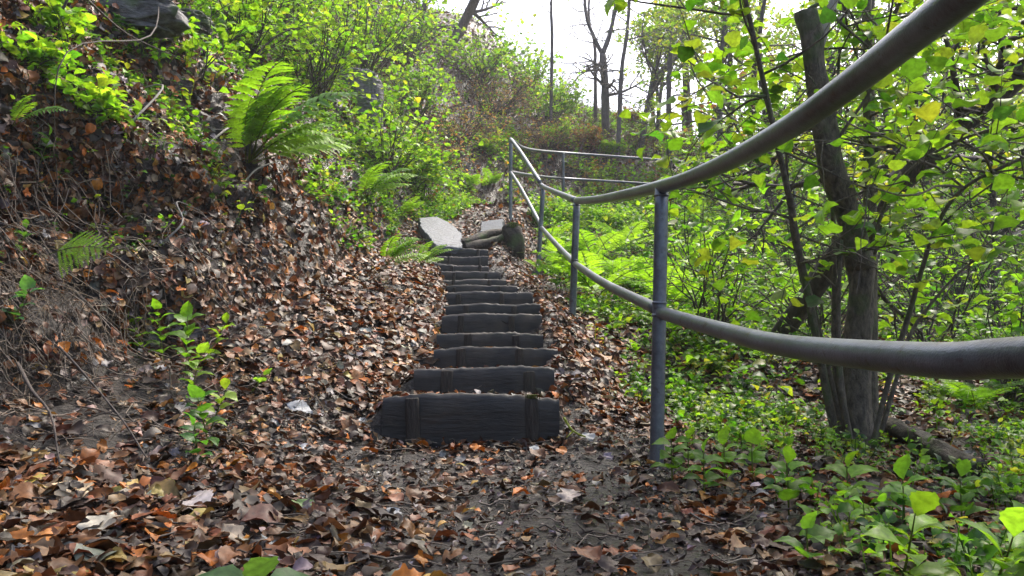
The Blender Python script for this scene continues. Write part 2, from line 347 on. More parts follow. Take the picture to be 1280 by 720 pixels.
# far run round the bend
B1t = at(659, 186, 12.7); P5t = at(704, 191, 14.6); P6t = at(800, 198, 14.8); P7t = at(905, 207.5, 15.0); P8t = at(992, 218, 15.2)
B1m = at(664, 219, 12.7); P5m = at(704, 223, 14.6); P6m = at(800, 229, 14.8); P7m = at(905, 236, 15.0); P8m = at(992, 245, 15.2)
m = MB(); tube(m, catmull([P4t, B1t, P5t, P6t, P7t, P8t], 10), RM, 14); m.build('top_rail', M_steel, rail)
m = MB(); tube(m, catmull([P4m, B1m, P5m, P6m, P7m, P8m], 10), RM, 14); m.build('mid_rail', M_steel, rail)
for t in (P5t, P7t, P8t):
    g = ground(t[0], t[1]); post(t-np.array([0, 0, .01]), np.array([t[0], t[1], min(g[2], t[2]-.9)]), RP)

# ------------------------------------------------------------------ wooden steps
def board(mb, xl, xr, Y, zt, zb, th, seed, sag=0.0, slope=0.0, nx=46, yaw=0.0):
    """plank on edge with a ragged upper edge"""
    r = np.random.default_rng(seed); xs = np.linspace(xl, xr, nx); u = (xs-xl)/(xr-xl)
    top = zt + slope*(u-.5) - sag*(2*u-1)**2 + .016*fbm(xs*4, xs*0+seed, 0, seed, 3) + .0022*r.normal(size=nx)
    top[:1] -= .006*r.random(); top[-1:] -= .006*r.random()
    nz = 9; rows = []
    prof = [(0, 0), (0, .2), (0, .45), (0, .7), (0, .93), (.12, 1.0), (.88, 1.0), (1, .93), (1, .0)]
    V = []
    for (a, b) in prof:
        yy = Y + a*th + yaw*(u-.5) + .004*fbm(xs*20, xs*0+b*9, 0, seed+3, 2)
        zz = zb+(top-zb)*b
        if a in (0, 1) and b > .9: zz = zz-.004*r.random(nx)
        V.append(np.stack([xs, yy, zz], 1))
    V = np.array(V); k = len(prof); q = np.arange(k-1)[:, None]*nx; jj = np.arange(nx-1)[None]
    Fq = np.stack([q+jj, q+jj+1, q+nx+jj+1, q+nx+jj], 2).reshape(-1, 4)
    cc = np.ones((k, nx, 3)); cc[4:8] = 2.4+1.2*fbm(xs*9, xs*0+seed, 0, seed+6, 3)[None, :, None]; mb.add(V.reshape(-1, 3), Fq, cc.reshape(-1, 3))  # upper rows tinted lighter, painting in the light the top edge catches
    for e in (0, nx-1):   # end grain
        ring = V[:, e]; c = ring.mean(0); vs = np.vstack([ring, c[None], c[None]+1e-4]); kk = len(ring)
        fs = [[i_, (i_+1) % kk, kk, kk+1] for i_ in range(kk)]
        fs = [[a, b, c2, d] if e else [b, a, d, c2] for a, b, c2, d in fs]; mb.add(vs, fs)
def block(mb, c, sx, sy, sz, seed=0, j=.004, rot=0):
    """small uneven squared timber"""
    r = np.random.default_rng(seed); n = 5; out = []
    prof = [(-1, -1), (-.2, -1.02), (.8, -1), (1, -.8), (1.02, .1), (1, .9), (.8, 1), (-.8, 1), (-1, .8), (-1, -.8)]
    for t in np.linspace(0, 1, n+1):
        ring = [[px*sx/2, py*sy/2, (t-1)*sz] for px, py in prof]; out.append(np.array(ring)+r.normal(size=(len(prof), 3))*j*.3)
    out.append(out[-1]*[.9, .9, 1]+[0, 0, .004]); out.append(out[-1]*[.02, .02, 1])
    V = np.array(out); k = len(prof); q = np.arange(len(out)-1)[:, None]*k; jj = np.arange(k)[None]
    Fq = np.stack([q+jj, q+(jj+1) % k, q+k+(jj+1) % k, q+k+jj], 2).reshape(-1, 4); V = V.reshape(-1, 3)
    cr, sr = cos(rot), sin(rot); V = np.stack([V[:, 0]*cr+V[:, 2]*sr, V[:, 1], -V[:, 0]*sr+V[:, 2]*cr], 1); mb.add(V+np.asarray(c)[None], Fq)
order = ['lowest and widest', 'second', 'third', 'fourth', 'fifth', 'sixth', 'seventh', 'eighth', 'ninth', 'tenth', 'eleventh', 'twelfth', 'thirteenth']
look = ['with two stakes and a tuft of moss on its edge', 'jutting left beyond the steps above', 'with an arched top edge', 'short board with its left end buried in leaves', 'thick board with a lighter soil edge above',
        'with pale tread edge painted as caught light', 'straight board level with the fern beside it', 'narrow board shifted left', 'thin board with pale soil on top', 'thin board below the left-jutting one', 'thin board sticking out to the left', 'short board below the slate', 'uppermost straight board beside the blue slate slab']
stakes = [(507, 523, 657, 672), (552, 566, 654, 668), (571, 582, 645, 654), (581, 590, 641, 649), (573, 580, 636, 643), (580, 586, 640, 646), (570, 576, 625, 630), (566, 570, 622, 626), (565, 569, 610, 614), (566, 569, 606, 610), (563, 567, 598, 602), (560, 563, 598, 601), (562, 565, 596, 599)]
for k, ((xl, xr, Y, zt), (pl, pr, py, _)) in enumerate(zip(STEPS, STEP_PX)):
    if k == 0: lab = 'lowest and widest dark timber step with two stakes at the foot of the flight'
    else: lab = f'{order[k]} timber step from the bottom, {look[k]}'
    e = empty('wooden_step', ((xl+xr)/2, Y, zt-.2), lab, 'step', 'timber steps climbing the path')
    m = MB(); zb = zt-(.27 if k == 0 else .2)
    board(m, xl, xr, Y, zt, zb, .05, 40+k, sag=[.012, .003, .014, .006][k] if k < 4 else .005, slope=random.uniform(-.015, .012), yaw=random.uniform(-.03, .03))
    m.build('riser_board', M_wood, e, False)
    s = stakes[k]
    for a, b in ((s[0], s[1]), (s[2], s[3])):
        c = at((a+b)/2, py, Y); w = (b-a)/F*Y*1.05
        m = MB(); block(m, (c[0], Y-.002, zt-.012-random.random()*.016), w, .026, .30, 70+k, rot=random.uniform(-.05, .05)); m.build('stake', M_stake, e)
    if k == 0:   # moss tuft on the edge
        m = MB(); c = at(664, 497, 3.40)
        for q in range(70):
            a = random.uniform(0, 6.28); p = c+np.array([random.gauss(0, .014), -.005+random.gauss(0, .01), -.004])
            tube(m, [p, p+np.array([cos(a)*.008, sin(a)*.008, .014]), p+np.array([cos(a)*.014, sin(a)*.012, .018])], [.0016, .0013, .0005], 3, (.10+.05*random.random(), .15, .03))
        m.build('moss_tuft', M_green, e)
# curved top step
e = empty('wooden_step', at(600, 300, 8.95), 'topmost step of a curved split log climbing towards the mossy stump', 'step', 'timber steps climbing the path')
m = MB(); tube(m, catmull([at(577, 303, 8.75), at(590, 300, 8.8), at(606, 294, 8.95), at(628, 290, 9.1)], 8), .05, 12, rough=.4); m.build('upper_log', M_log, e)
m = MB(); tube(m, catmull([at(580, 309, 8.72), at(600, 305, 8.8), at(622, 300, 8.95), at(634, 297, 9.05)], 8), .055, 12, rough=.4); m.build('lower_log', M_log, e)
# stump
e = empty('mossy_stump', at(640, 305, 8.95), 'squat dark stump capped with moss beside the top of the steps', 'stump')
m = MB(); c = at(641, 308, 8.95); r_ = .105
P = [c+np.array([.01*sin(z*30), 0, z]) for z in (-.15, 0, .05, .10, .15, .20, .235, .26)]; tube(m, P, [r_*1.0, r_*1.15, r_*1.18, r_*1.15, r_*1.05, r_*.95, r_*.8, r_*.5], 18, rough=.4); m.build('trunk_base', M_log, e)
m = MB(); c2 = c+np.array([0, 0, .255])
for q in range(420):
    a = random.uniform(0, 6.28); rr = r_*.9*math.sqrt(random.random()); p = c2+np.array([cos(a)*rr, sin(a)*rr, .01-.09*(rr/r_)**3])
    b = random.uniform(0, 6.28); tube(m, [p, p+np.array([cos(b)*.012, sin(b)*.012, .02]), p+np.array([cos(b)*.022, sin(b)*.022, .018])], [.004, .0035, .001], 3, (.05+.08*random.random(), .12+.06*random.random(), .025), cap=False)
m.build('moss_cap', M_green, e)

# ------------------------------------------------------------------ slabs and rocks
def rock(name, c, s, label, cat, material, seed, flat=1.0, rotz=0, group=None, tilt=(0, 0)):
    nu, nv = 110, 70; u = np.linspace(0, 2*pi, nu, endpoint=False); v = np.linspace(.02, pi-.02, nv); U, Vv = np.meshgrid(u, v)
    p = np.stack([np.cos(U)*np.sin(Vv), np.sin(U)*np.sin(Vv), np.cos(Vv)], 2)
    q = np.sign(p)*np.abs(p)**.55; n = fbm(p[..., 0]*1.4+seed, p[..., 1]*1.4, p[..., 2]*1.4, seed, 4)
    cell = np.round(fbm(p[..., 0]*1.6+p[..., 2]*.8, p[..., 1]*1.6, p[..., 2]*5+seed, seed+5, 2)*7)/7; n = n+.35*np.round(fbm(p[..., 0]*4, p[..., 1]*4, p[..., 2]*9, seed+9, 3)*5)/5
    q = q*(1+.26*n+.22*cell)[..., None]*np.array(s)[None, None]
    cx, sx = cos(tilt[0]), sin(tilt[0]); q = q@np.array([[1, 0, 0], [0, cx, -sx], [0, sx, cx]]).T
    cy, sy = cos(tilt[1]), sin(tilt[1]); q = q@np.array([[cy, 0, sy], [0, 1, 0], [-sy, 0, cy]]).T
    cz, sz = cos(rotz), sin(rotz); q = q@np.array([[cz, -sz, 0], [sz, cz, 0], [0, 0, 1]]).T
    i = np.arange(nv-1)[:, None]*nu; j = np.arange(nu)[None]
    m = MB(); m.add(q.reshape(-1, 3)+np.asarray(c), np.stack([i+j, i+nu+j, i+nu+(j+1) % nu, i+(j+1) % nu], 2).reshape(-1, 4))
    o = m.build(name, material, None, False, origin=np.asarray(c)); return tag(o, label, cat, group)
def slab(name, corners, th, label, seed):
    """thin split stone with a real thickness and chipped edge"""
    r = np.random.default_rng(seed); C = np.array(corners); out = []
    cm = C.mean(0); nrm_ = np.linalg.svd(C-cm)[2][2]; C = C-((C-cm)@nrm_)[:, None]*nrm_[None]
    for a, b in zip(C, np.roll(C, -1, 0)):
        for t in np.linspace(0, 1, 9, endpoint=False): out.append(a+(b-a)*t+r.normal(size=3)*[.009, .009, .002])
    R_ = np.array(out); R_ = R_-((R_-cm)@nrm_)[:, None]*nrm_[None]; c = R_.mean(0); k = len(R_)
    nn_ = nrm_ if nrm_[2] > 0 else -nrm_; lay = [(R_-c)*.97+nn_*.02, (R_-c)+nn_*.010, (R_-c)*1.015-nn_*.012, (R_-c)*1.01-nn_*th]
    V = np.vstack(lay); fs = [list(range(k))] + [[a*k+q, (a+1)*k+q, (a+1)*k+(q+1) % k, a*k+(q+1) % k] for a in range(3) for q in range(k)] + [list(range(4*k-1, 3*k-1, -1))]
    me = bpy.data.meshes.new(name); me.from_pydata([tuple(v) for v in V], [], fs); me.update(); me.materials.append(M_slate)
    o = bpy.data.objects.new(name, me); COL.objects.link(o); o.location = tuple(c); return tag(o, label, 'stone slab')
slab('stone_slab', [at(543, 309, 8.25), at(578, 308, 8.35), at(577, 296, 9.1), at(560, 279, 9.6), at(545, 271, 9.8), at(523, 274, 9.5), at(527, 288, 8.9)], .06, 'large pale blue slate slab lying left of the top steps', 3)
slab('stone_slab', [at(600, 291, 9.2), at(628, 288, 9.2), at(629, 275, 9.9), at(603, 279, 9.9)], .05, 'smaller pale slate slab above the curved log step', 4)
def bank_pt(px, py, push=0.0):
    p = hit(px, py); q, n = locate(p[0], p[1]); return q[0]+n[0]*push, n[0]
for px, py, s, lab, sd_ in ((150, 14, (.50, .16, .14), 'big layered grey rock jutting from the top left of the bank', 1), (225, 28, (.30, .14, .10), 'grey flat rock jutting from the bank right of the biggest rock', 2),
        (440, 118, (.42, .3, .38), 'dark fissured rock showing between shrubs above the fern', 3), (455, 150, (.3, .25, .25), 'pale grey rock face just under the dark fissured rock', 6), (205, 400, (.14, .12, .09), 'dark mossy stone jutting low from the left bank', 4),
        (690, 372, (.05, .05, .03), 'small flat grey stone by the foot of the third handrail post', 5)):
    if sd_ == 5: c = at(664, 348, 8.8); c[2] = ground(c[0], c[1])[2]+.01
    else: c, _ = bank_pt(px, py, -.10)
    rock('rock', c, s, lab, 'rock', M_rock, sd_)

# ------------------------------------------------------------------ litter
def pal(n, cols, w, jit=.25, r=rng):
    cols = np.array(cols); k = r.choice(len(cols), n, p=np.array(w)/sum(w)); c = cols[k]
    return np.clip(c*(1+jit*r.normal(size=(n, 1)))*(1+.08*r.normal(size=(n, 3))), .004, .9)
BROWN = [(.145, .058, .022), (.064, .032, .018), (.026, .017, .012), (.19, .11, .055), (.27, .21, .155), (.31, .105, .016), (.32, .22, .06), (.18, .165, .16)]
BW = [24, 27, 24, 11, 3.5, 9, 2, 5]
near_t = [leaf_t(14 if k == 'oak' else 8, k, f, c, s, sd, 2, True) for sd, (k, f, c, s) in enumerate([('oak', .15, .3, .14), ('oak', .3, -.3, .18), ('oval', .3, .4, .12), ('round', .2, .4, .16), ('oval', .5, -.4, .1), ('oak', .1, .2, .22), ('round', .4, .6, .12), ('oval', .15, .2, .2)])]
mid_t = [leaf_t(4, k, f, c, s, sd+20, 1, True) for sd, (k, f, c, s) in enumerate([('oval', .2, .3, .14), ('oval', .4, -.3, .18), ('round', .3, .4, .12), ('round', .15, -.3, .16), ('oval', .5, .6, .1), ('lance', .3, .4, .12)])]
far_t = [leaf_t(2, k, f, c, s, sd+40, 1, True) for sd, (k, f, c, s) in enumerate([('round', .3, .6, .2), ('round', .8, -.4, .2), ('oval', .5, .4, .2)])]
def litter(mb, n, xr, yr, tpls, size, keep, lift=.012, tilt=.35, steep=False):
    x = rng.uniform(*xr, n); y = rng.uniform(*yr, n)
    inview = (np.abs(x) < y*.70+1.0); x = x[inview]; y = y[inview]
    p, nn = locate(x, y); _, sd, dl, dr, bd = H(x, y); kp = keep(x, y, sd, dl, dr, bd)*(np.clip((1/np.maximum(nn[:, 2], .12)-1)/3, 0, 1) if steep else 1); k = rng.random(len(x)) < kp; p = p[k]; nn = nn[k]; n = len(p)
    nrm = unit(nn+rng.normal(size=(n, 3))*tilt); p = p+nn*(rng.random((n, 1))*lift+.004)
    multi(mb, tpls, p, frame_n(nrm, rng.uniform(0, 6.28, n)), size*(.55+.75*rng.random(n)), pal(n, BROWN, BW), .7+.5*rng.random(n))
def onstep(x, y):
    m = np.zeros(x.shape, bool)
    for xl, xr, Y, zt in STEPS: m |= (x > xl) & (x < xr) & (y > Y-.02) & (y < Y+.07)
    return m
def keep_near(x, y, sd, dl, dr, bd):
    k = np.where(sd > 0, .9, .8)*np.ones_like(x); patch = fbm(x*2.2, y*2.2, 0, 60, 3)
    k = k*np.where((dl <= .05) & (dr <= .05), np.where(y < 3.3, .62, .6), 1.0); k = k*np.where(bd > .1, .85, 1.0)
    k = k*np.clip(.9+1.3*patch, .4, 1.2); t = np.zeros(x.shape, bool)
    for xl, xr, Y, zt in STEPS: t |= (x > xl) & (x < xr-.02) & (y > Y) & (y < Y+.5)
    return np.where(onstep(x, y), 0, k*np.where(t, .5, 1))
lm = MB()
litter(lm, 5200, (-3.2, .1), (.6, 2.6), near_t, .082, lambda x, y, *a: keep_near(x, y, *a)*sm(-.1, -.5, x), .03, .3)
litter(lm, 15000, (-3.2, 3.5), (.6, 4.0), near_t, .062, lambda x, y, sd, dl, dr, bd: keep_near(x, y, sd, dl, dr, bd)*np.where((dl < .02) & (dr < .02) & (y < 3.3), .45, 1), .03, .26)
litter(lm, 24000, (-3.6, 3.5), (.6, 4.0), mid_t, .032, keep_near, .012, .22)
litter(lm, 34000, (-4.2, -.9), (.8, 5.0), near_t, .055, lambda x, y, sd, dl, dr, bd: .9*(bd > 0)*np.clip(.8+1.2*fbm(x*2, y*2, 0, 61, 3), .1, 1), .05, .55, True)
litter(lm, 40000, (-4.2, -.9), (.8, 5.0), mid_t, .038, lambda x, y, sd, dl, dr, bd: .9*(bd > 0), .03, .6, True)
tag(lm.build('leaf_litter', M_litter, None, False), 'thick brown autumn leaf litter over path edges and near bank', None, None, 'stuff')
lm = MB()
litter(lm, 46000, (-4.8, 4.5), (3.6, 7.2), mid_t, .072, keep_near, .025, .30)
litter(lm, 52000, (-7, 5.5), (6.8, 12.5), mid_t[:4], .066, keep_near, .03, .32)
litter(lm, 45000, (-12, 14), (12, 26), far_t, .11, lambda x, y, sd, dl, dr, bd: .6+0*x, .06, .5)
litter(lm, 70000, (-8, 0), (4.8, 14), mid_t[:4], .055, lambda x, y, sd, dl, dr, bd: .8*(bd > 0), .05, .55, True)
litter(lm, 50000, (-8, 12), (13, 24), far_t, .085, lambda x, y, sd, dl, dr, bd: .8*(bd > 0), .06, .55, True)
tag(lm.build('leaf_litter', M_litter, None, False), 'brown leaf litter beside the steps and over the hill', None, None, 'stuff')
lm = MB()
for k_, (xl, xr, Y, zt) in enumerate(STEPS):
    for side_ in (0, 1):
        n = 70 if k_ < 7 else 40; x = np.where(rng.random(n) < .6, (xl if side_ == 0 else xr)+rng.normal(size=n)*.07, rng.uniform(xl, xr, n)); y = Y-.02-np.abs(rng.normal(size=n))*.07
        if k_ == 0: x = x+(.0 if side_ else -.04)
        p, nn = locate(x, y); ok = p[:, 2] < zt-.03; p = p[ok]; nn = nn[ok]; n = len(p); multi(lm, mid_t, p+nn*(.01+.03*rng.random((n, 1))), frame_n(unit(nn+rng.normal(size=(n, 3))*.45), rng.uniform(0, 6.28, n)), .035+.035*rng.random(n), pal(n, BROWN, BW), .7+.4*rng.random(n))
tag(lm.build('leaf_drift', M_litter, None, False), 'leaves drifted against the step risers', None, None, 'stuff')
# crumbs of bark, stones and torn leaf on the trodden path
lm = MB(); n = 15000; x = rng.uniform(-1.3, .8, n); y = rng.uniform(.7, 9.2, n)**1.0; p, nn = locate(x, y); k = ~onstep(x, y); p = p[k]; nn = nn[k]; n = len(p)
multi(lm, far_t, p+nn*.004, frame_n(unit(nn+rng.normal(size=(n, 3))*.35), rng.uniform(0, 6.28, n)), .010+.022*rng.random(n), pal(n, [(.05, .04, .035), (.12, .09, .07), (.26, .23, .22), (.03, .02, .018)], [4, 4, 2, 3]), .5+.5*rng.random(n))
tag(lm.build('path_debris', M_litter, None, False), 'torn leaf crumbs and grit on the trodden path', None, None, 'stuff')

# ------------------------------------------------------------------ low green plants (stuff)
GREEN = [(.10, .22, .025), (.15, .30, .03), (.06, .15, .025), (.21, .35, .05), (.03, .085, .025), (.27, .33, .06)]
GW = [8, 8, 6, 4, 4, 2]
g_near = [leaf_t(6, k, f, c, s, sd+60, 1) for sd, (k, f, c, s) in enumerate([('oval', .3, .4, .08), ('heart', .3, .5, .08), ('round', .25, .5, .1), ('oval', .5, .8, .05)])]
g_mid = [leaf_t(3, k, f, c, s, sd+70, 1) for sd, (k, f, c, s) in enumerate([('oval', .3, .5, .1), ('heart', .3, .6, .1), ('round', .3, .4, .1)])]
def plants(mb, n, xr, yr, tpls, hgt, leaf, mask, per=7, cols=GREEN, w=GW, stems=True):
    x = rng.uniform(*xr, n); y = rng.uniform(*yr, n); ok = (np.abs(x) < y*.70+.6); x = x[ok]; y = y[ok]
    _, sd, dl, dr, bd = H(x, y); k = rng.random(len(x)) < mask(x, y, sd, dl, dr, bd); x = x[k]; y = y[k]
    p, nn = locate(x, y); n = len(p); hh = hgt*(.3+.9*rng.random(n)); lean = rng.normal(size=(n, 3))*.35; lean[:, 2] = 1; lean = unit(lean+nn*.5)
    base_c = pal(n, cols, w, .2)
    for q in range(per):
        f = (q+1)/per; a = q*2.4+rng.uniform(0, 6.28, n)
        pp = p+lean*(hh*(.25+.75*f))[:, None]; d = np.stack([np.cos(a), np.sin(a), .35*rng.normal(size=n)+.15], 1)
        pp = pp+d*(.012+.02*rng.random(n))[:, None]
        sz = leaf*(.6+.7*rng.random(n))*(1.1-.4*f)
        multi(mb, tpls, pp, frame_d(d, unit(np.stack([rng.normal(size=n)*.35, rng.normal(size=n)*.35-.15, np.ones(n)], 1))), sz, np.clip(base_c*(1+.15*rng.normal(size=(n, 1))), .005, .8))
    if stems:
        a = lean*hh[:, None]; s = .0016+.001*hh[:, None]/max(hgt, .01); sx = np.array([[1., 0, 0]])*s; sy = np.array([[0, 1., 0]])*s
        V = np.stack([p-sx, p+sx, p+a+sx*.4, p+a-sx*.4, p-sy, p+sy, p+a+sy*.4, p+a-sy*.4], 1).reshape(-1, 3)
        idx = np.arange(n)[:, None]*8; mb.add(V, np.concatenate([idx+[0, 1, 2, 3], idx+[4, 5, 6, 7]], 0), np.repeat(base_c*.6, 8, 0))
LGC = [(.20, .36, .04), (.15, .30, .035), (.28, .40, .06), (.09, .20, .03)]
def patchy(s, f, lo=.0, hi=1.0, b=.0):
    return lambda x, y: np.clip(lo+(hi-lo)*sm(-.12+b, .2+b, fbm(x*f, y*f, 0, s, 3)), 0, 1)
pm = patchy(90, 1.1, .18, 1.0, -.05)
mb = MB()
plants(mb, 3600, (.75, 4.2), (1.3, 4.5), g_near, .11, .040, lambda x, y, sd, dl, dr, bd: np.clip(pm(x, y)*1.3-.18, 0, 1)*sm(.62, 1.0, x), 6)
plants(mb, 7000, (.45, 7.5), (4.0, 9.0), g_mid, .15, .055, lambda x, y, sd, dl, dr, bd: pm(x, y)*sm(.25, .6, dr)*.95, 7)
plants(mb, 3500, (.3, 9), (12.0, 15.4), g_mid, .42, .08, lambda x, y, sd, dl, dr, bd: sm(.1, .5, dr), 8)
plants(mb, 9000, (.3, 12), (8.0, 15.2), g_mid, .20, .065, lambda x, y, sd, dl, dr, bd: sm(.35, .9, dr)*.9, 7)
tag(mb.build('ground_cover', M_green, None, False), 'bright green bramble and nettle cover on the slope right of the handrail', None, None, 'stuff')
mb = MB(); pb = patchy(95, .9, .0, 1.0, .02)
plants(mb, 2600, (-4.5, -1.2), (1.6, 5), g_near, .09, .035, lambda x, y, sd, dl, dr, bd: (pb(x, y)*.6+.10)*(bd > .3), 5, w=[5, 4, 8, 2, 6, 1])
plants(mb, 21000, (-8, 0), (4.5, 15), g_mid, .16, .052, lambda x, y, sd, dl, dr, bd: np.clip(pb(x, y)*.8+sm(.8, 1.9, bd)*.8*(sm(3.8, 6, y)*.7+.3)*np.where((x > -3.4) & (y > 10), .35, 1)+.5*sm(8.5, 10, y)*sm(13, 11, y)+.35*sm(6, 7.5, y), 0, 1)*((bd > .1) | ((y > 9.8) & (dl > 0))), 6)
plants(mb, 12000, (-13, 12), (10.5, 26), g_mid, .30, .10, lambda x, y, sd, dl, dr, bd: (.35+.5*pb(x*.6, y*.6))*(bd > .3)*np.where(x > 1, .9, np.where(x > -3.5, .45, 1)), 6, cols=LGC, w=[4, 4, 3, 2])
plants(mb, 3200, (-.6, 9), (15.6, 18.5), g_mid, .38, .09, lambda x, y, sd, dl, dr, bd: (dl > .05)*np.clip(.45+1.6*fbm(x*.9, y*.9, 0, 97, 2), 0, 1), 7, cols=LGC+[(.22, .12, .06), (.30, .20, .06)], w=[4, 4, 2, 3, 2, 1])
plants(mb, 1200, (-1.8, .3), (10.5, 15), g_mid, .20, .06, lambda x, y, sd, dl, dr, bd: (dl > .0)*np.clip(.5+1.6*fbm(x*1.5, y*1.5, 0, 98, 2), 0, 1), 6, cols=LGC+[(.22, .12, .06)], w=[4, 4, 2, 3, 2])
tag(mb.build('ground_cover', M_green, None, False), 'light green low plants scattered over the left bank and hill', None, None, 'stuff')
mb = MB()
for q in range(900):
    if q < 380: px, py = random.uniform(-20, 300), random.uniform(120, 560)
    else: px, py = random.uniform(0, 1280), random.uniform(400, 720)
    p = hit(px, py, 8); L = random.uniform(.05, .30)*(1.3 if q < 380 else .7); a = random.uniform(0, 6.28); d = np.array([cos(a), sin(a)*.6, random.gauss(-.1 if q < 380 else 0, .35 if q < 380 else .06)]); P = []
    bend = np.array([random.gauss(0, .05), random.gauss(0, .05), 0])
    for t in np.linspace(-.5, .5, 5):
        c = p+d*L*t+bend*L*(4*t*t)*2; g, nn = locate(c[0], c[1]); P.append(g[0]*.7+np.array([c[0], c[1], max(c[2], g[0][2])])*.3+nn[0]*random.uniform(.008, .03))
    r = random.uniform(.0012, .0032); k = random.random(); tube(mb, P, [r, r, r*.9, r*.8, r*.5], 4, (.03+.17*k, .022+.14*k, .018+.11*k), cap=False)
tag(mb.build('twig_litter', M_dry, None, False), 'thin broken twigs and roots lying over the near litter', None, None, 'stuff')
# dry grass blades hanging off the near left bank + fine dead stalks on the hill
mb = MB(); n = 560
for q in range(n):
    if q < 180: px, py = random.gauss(50, 60), random.gauss(400, 70)
    else: px, py = random.uniform(-20, 420), random.uniform(60, 520)
    p, nn = bank_pt(px, py); L = random.uniform(.10, .34); d = nn*.6+np.array([random.gauss(0, .5), random.gauss(0, .4), .3]); d /= np.linalg.norm(d)
    pts = [p]; c = p.copy(); v = d*L/4
    for _ in range(4): c = c+v; v = v+np.array([0, 0, -.035*L/.25*.8]); pts.append(c)
    k = random.random(); tube(mb, pts, [.0016, .0015, .0013, .001, .0005], 3, (.15*k+.03, .11*k+.025, .07*k+.02), cap=False)
tag(mb.build('dry_grass', M_dry, None, False), 'thin dry grass and rootlets hanging off the near left bank', None, None, 'stuff')

mb = MB(); n = 19000; x = rng.uniform(-10, 12, n); y = rng.uniform(8.5, 25, n); _, sd, dl, dr, bd = H(x, y); k = (bd > .25) & (np.abs(x) < .7*y+1) & (fbm(x*.5, y*.5, 0, 99, 2) > -.16); x = x[k]; y = y[k]; p, nn = locate(x, y); n = len(p)
Ls = .25+.75*rng.random(n)**1.5; d = unit(nn*.5+rng.normal(size=(n, 3))*.45+[0, 0, .7]); c0 = p; wv = .0022+.00025*y; cc = pal(n, [(.24, .16, .14), (.34, .25, .22), (.13, .08, .07)], [4, 3, 3]); pts = [p]
for q in range(4): pts.append(pts[-1]+d*(Ls/4)[:, None]); d = unit(d+np.array([0, 0, -.28])+rng.normal(size=(n, 3))*.14)
side = unit(rng.normal(size=(n, 3))*[1, 1, .3])
V = []; s2 = unit(np.cross(side, [0, 0, 1.]))
for sv in (side, s2):
    for q in range(5): V += [pts[q]-sv*(wv*(1-q*.18))[:, None], pts[q]+sv*(wv*(1-q*.18))[:, None]]
V = np.stack(V, 1).reshape(-1, 3); b0 = (np.arange(n)*20)[:, None]
fq = np.concatenate([b0+o+np.array([0, 1, 3, 2])+2*q for o in (0, 10) for q in range(4)], 0); mb.add(V, fq, np.repeat(cc, 20, 0))
tag(mb.build('dead_stalks', M_dry, None, False), 'brown purple dead stalks and brambles over the hillside', None, None, 'stuff')
# ------------------------------------------------------------------ branching plants
def grow_branch(p, d, L, r, lv, out, leaves, seg=6, wob=.18, up=.0, kids=5, split=.55, tl=.4, rr=None):
    rr = rr or random; pts = [np.array(p, float)]; v = np.array(d, float)/np.linalg.norm(d)
    for i in range(seg):
        v = v+np.array([rr.gauss(0, wob), rr.gauss(0, wob), rr.gauss(0, wob)+up]); v /= np.linalg.norm(v); pts.append(pts[-1]+v*L/seg)
    out.append((np.array(pts), np.linspace(r, r*.35, seg+1), lv))
    if lv == 0:
        for i in range(1, seg+1): leaves.append((pts[i], pts[i]-pts[i-1]))
        return
    for k in range(kids):
        t = tl+(1-tl)*(k+rr.random())/kids; i = min(int(t*seg), seg-1); q = pts[i]+(pts[i+1]-pts[i])*(t*seg-i)
        dd = pts[i+1]-pts[i]; dd = dd/np.linalg.norm(dd); side = np.cross(dd, np.array([rr.gauss(0, 1), rr.gauss(0, 1), rr.gauss(0, 1)])); side /= np.linalg.norm(side)
        nd = dd*.6+side*.85; grow_branch(q, nd, L*split*(1.15-.5*t), r*.5, lv-1, out, leaves, max(3, seg-1), wob, up, max(2, kids-1), split, .25, rr)
def put_leaves(mb, leaves, per, size, tpls, cols, w, flat=.35, spread=.03, jit=.18):
    if not leaves: return
    A = np.array([l[0] for l in leaves]); D = unit(np.array([l[1] for l in leaves])); A = np.repeat(A, per, 0); D = np.repeat(D, per, 0); n = len(A)
    a = rng.uniform(0, 6.28, n); out = np.stack([np.cos(a), np.sin(a), .25*rng.normal(size=n)], 1); d = unit(D*.5+out)
    P = A+d*(spread*rng.random(n))[:, None]+rng.normal(size=(n, 3))*spread*.4
    up = unit(np.stack([rng.normal(size=n)*flat, rng.normal(size=n)*flat, np.ones(n)], 1))
    multi(mb, tpls, P, frame_d(d, up), size*(.6+.6*rng.random(n)), pal(n, cols, w, jit))
def build_branches(mb, out, k=6, col=(1, 1, 1), rmin=.0012):
    for P, r, lv in out: tube(mb, P, np.maximum(r, rmin), k if lv > 0 else 4, col, rough=.15 if lv > 1 else 0, cap=lv > 0)
def copy_tree(o, loc, rz, sc, label, group):
    c = o.copy(); COL.objects.link(c); c.location = tuple(float(v) for v in loc); c.rotation_euler = (0, 0, rz); c.scale = (sc,)*3; c['label'] = label
    if group: c['group'] = group
    for ch in list(o.children):
        d = ch.copy(); COL.objects.link(d); d.parent = c
        for g in list(ch.children):
            h = g.copy(); COL.objects.link(h); h.parent = d
    return c

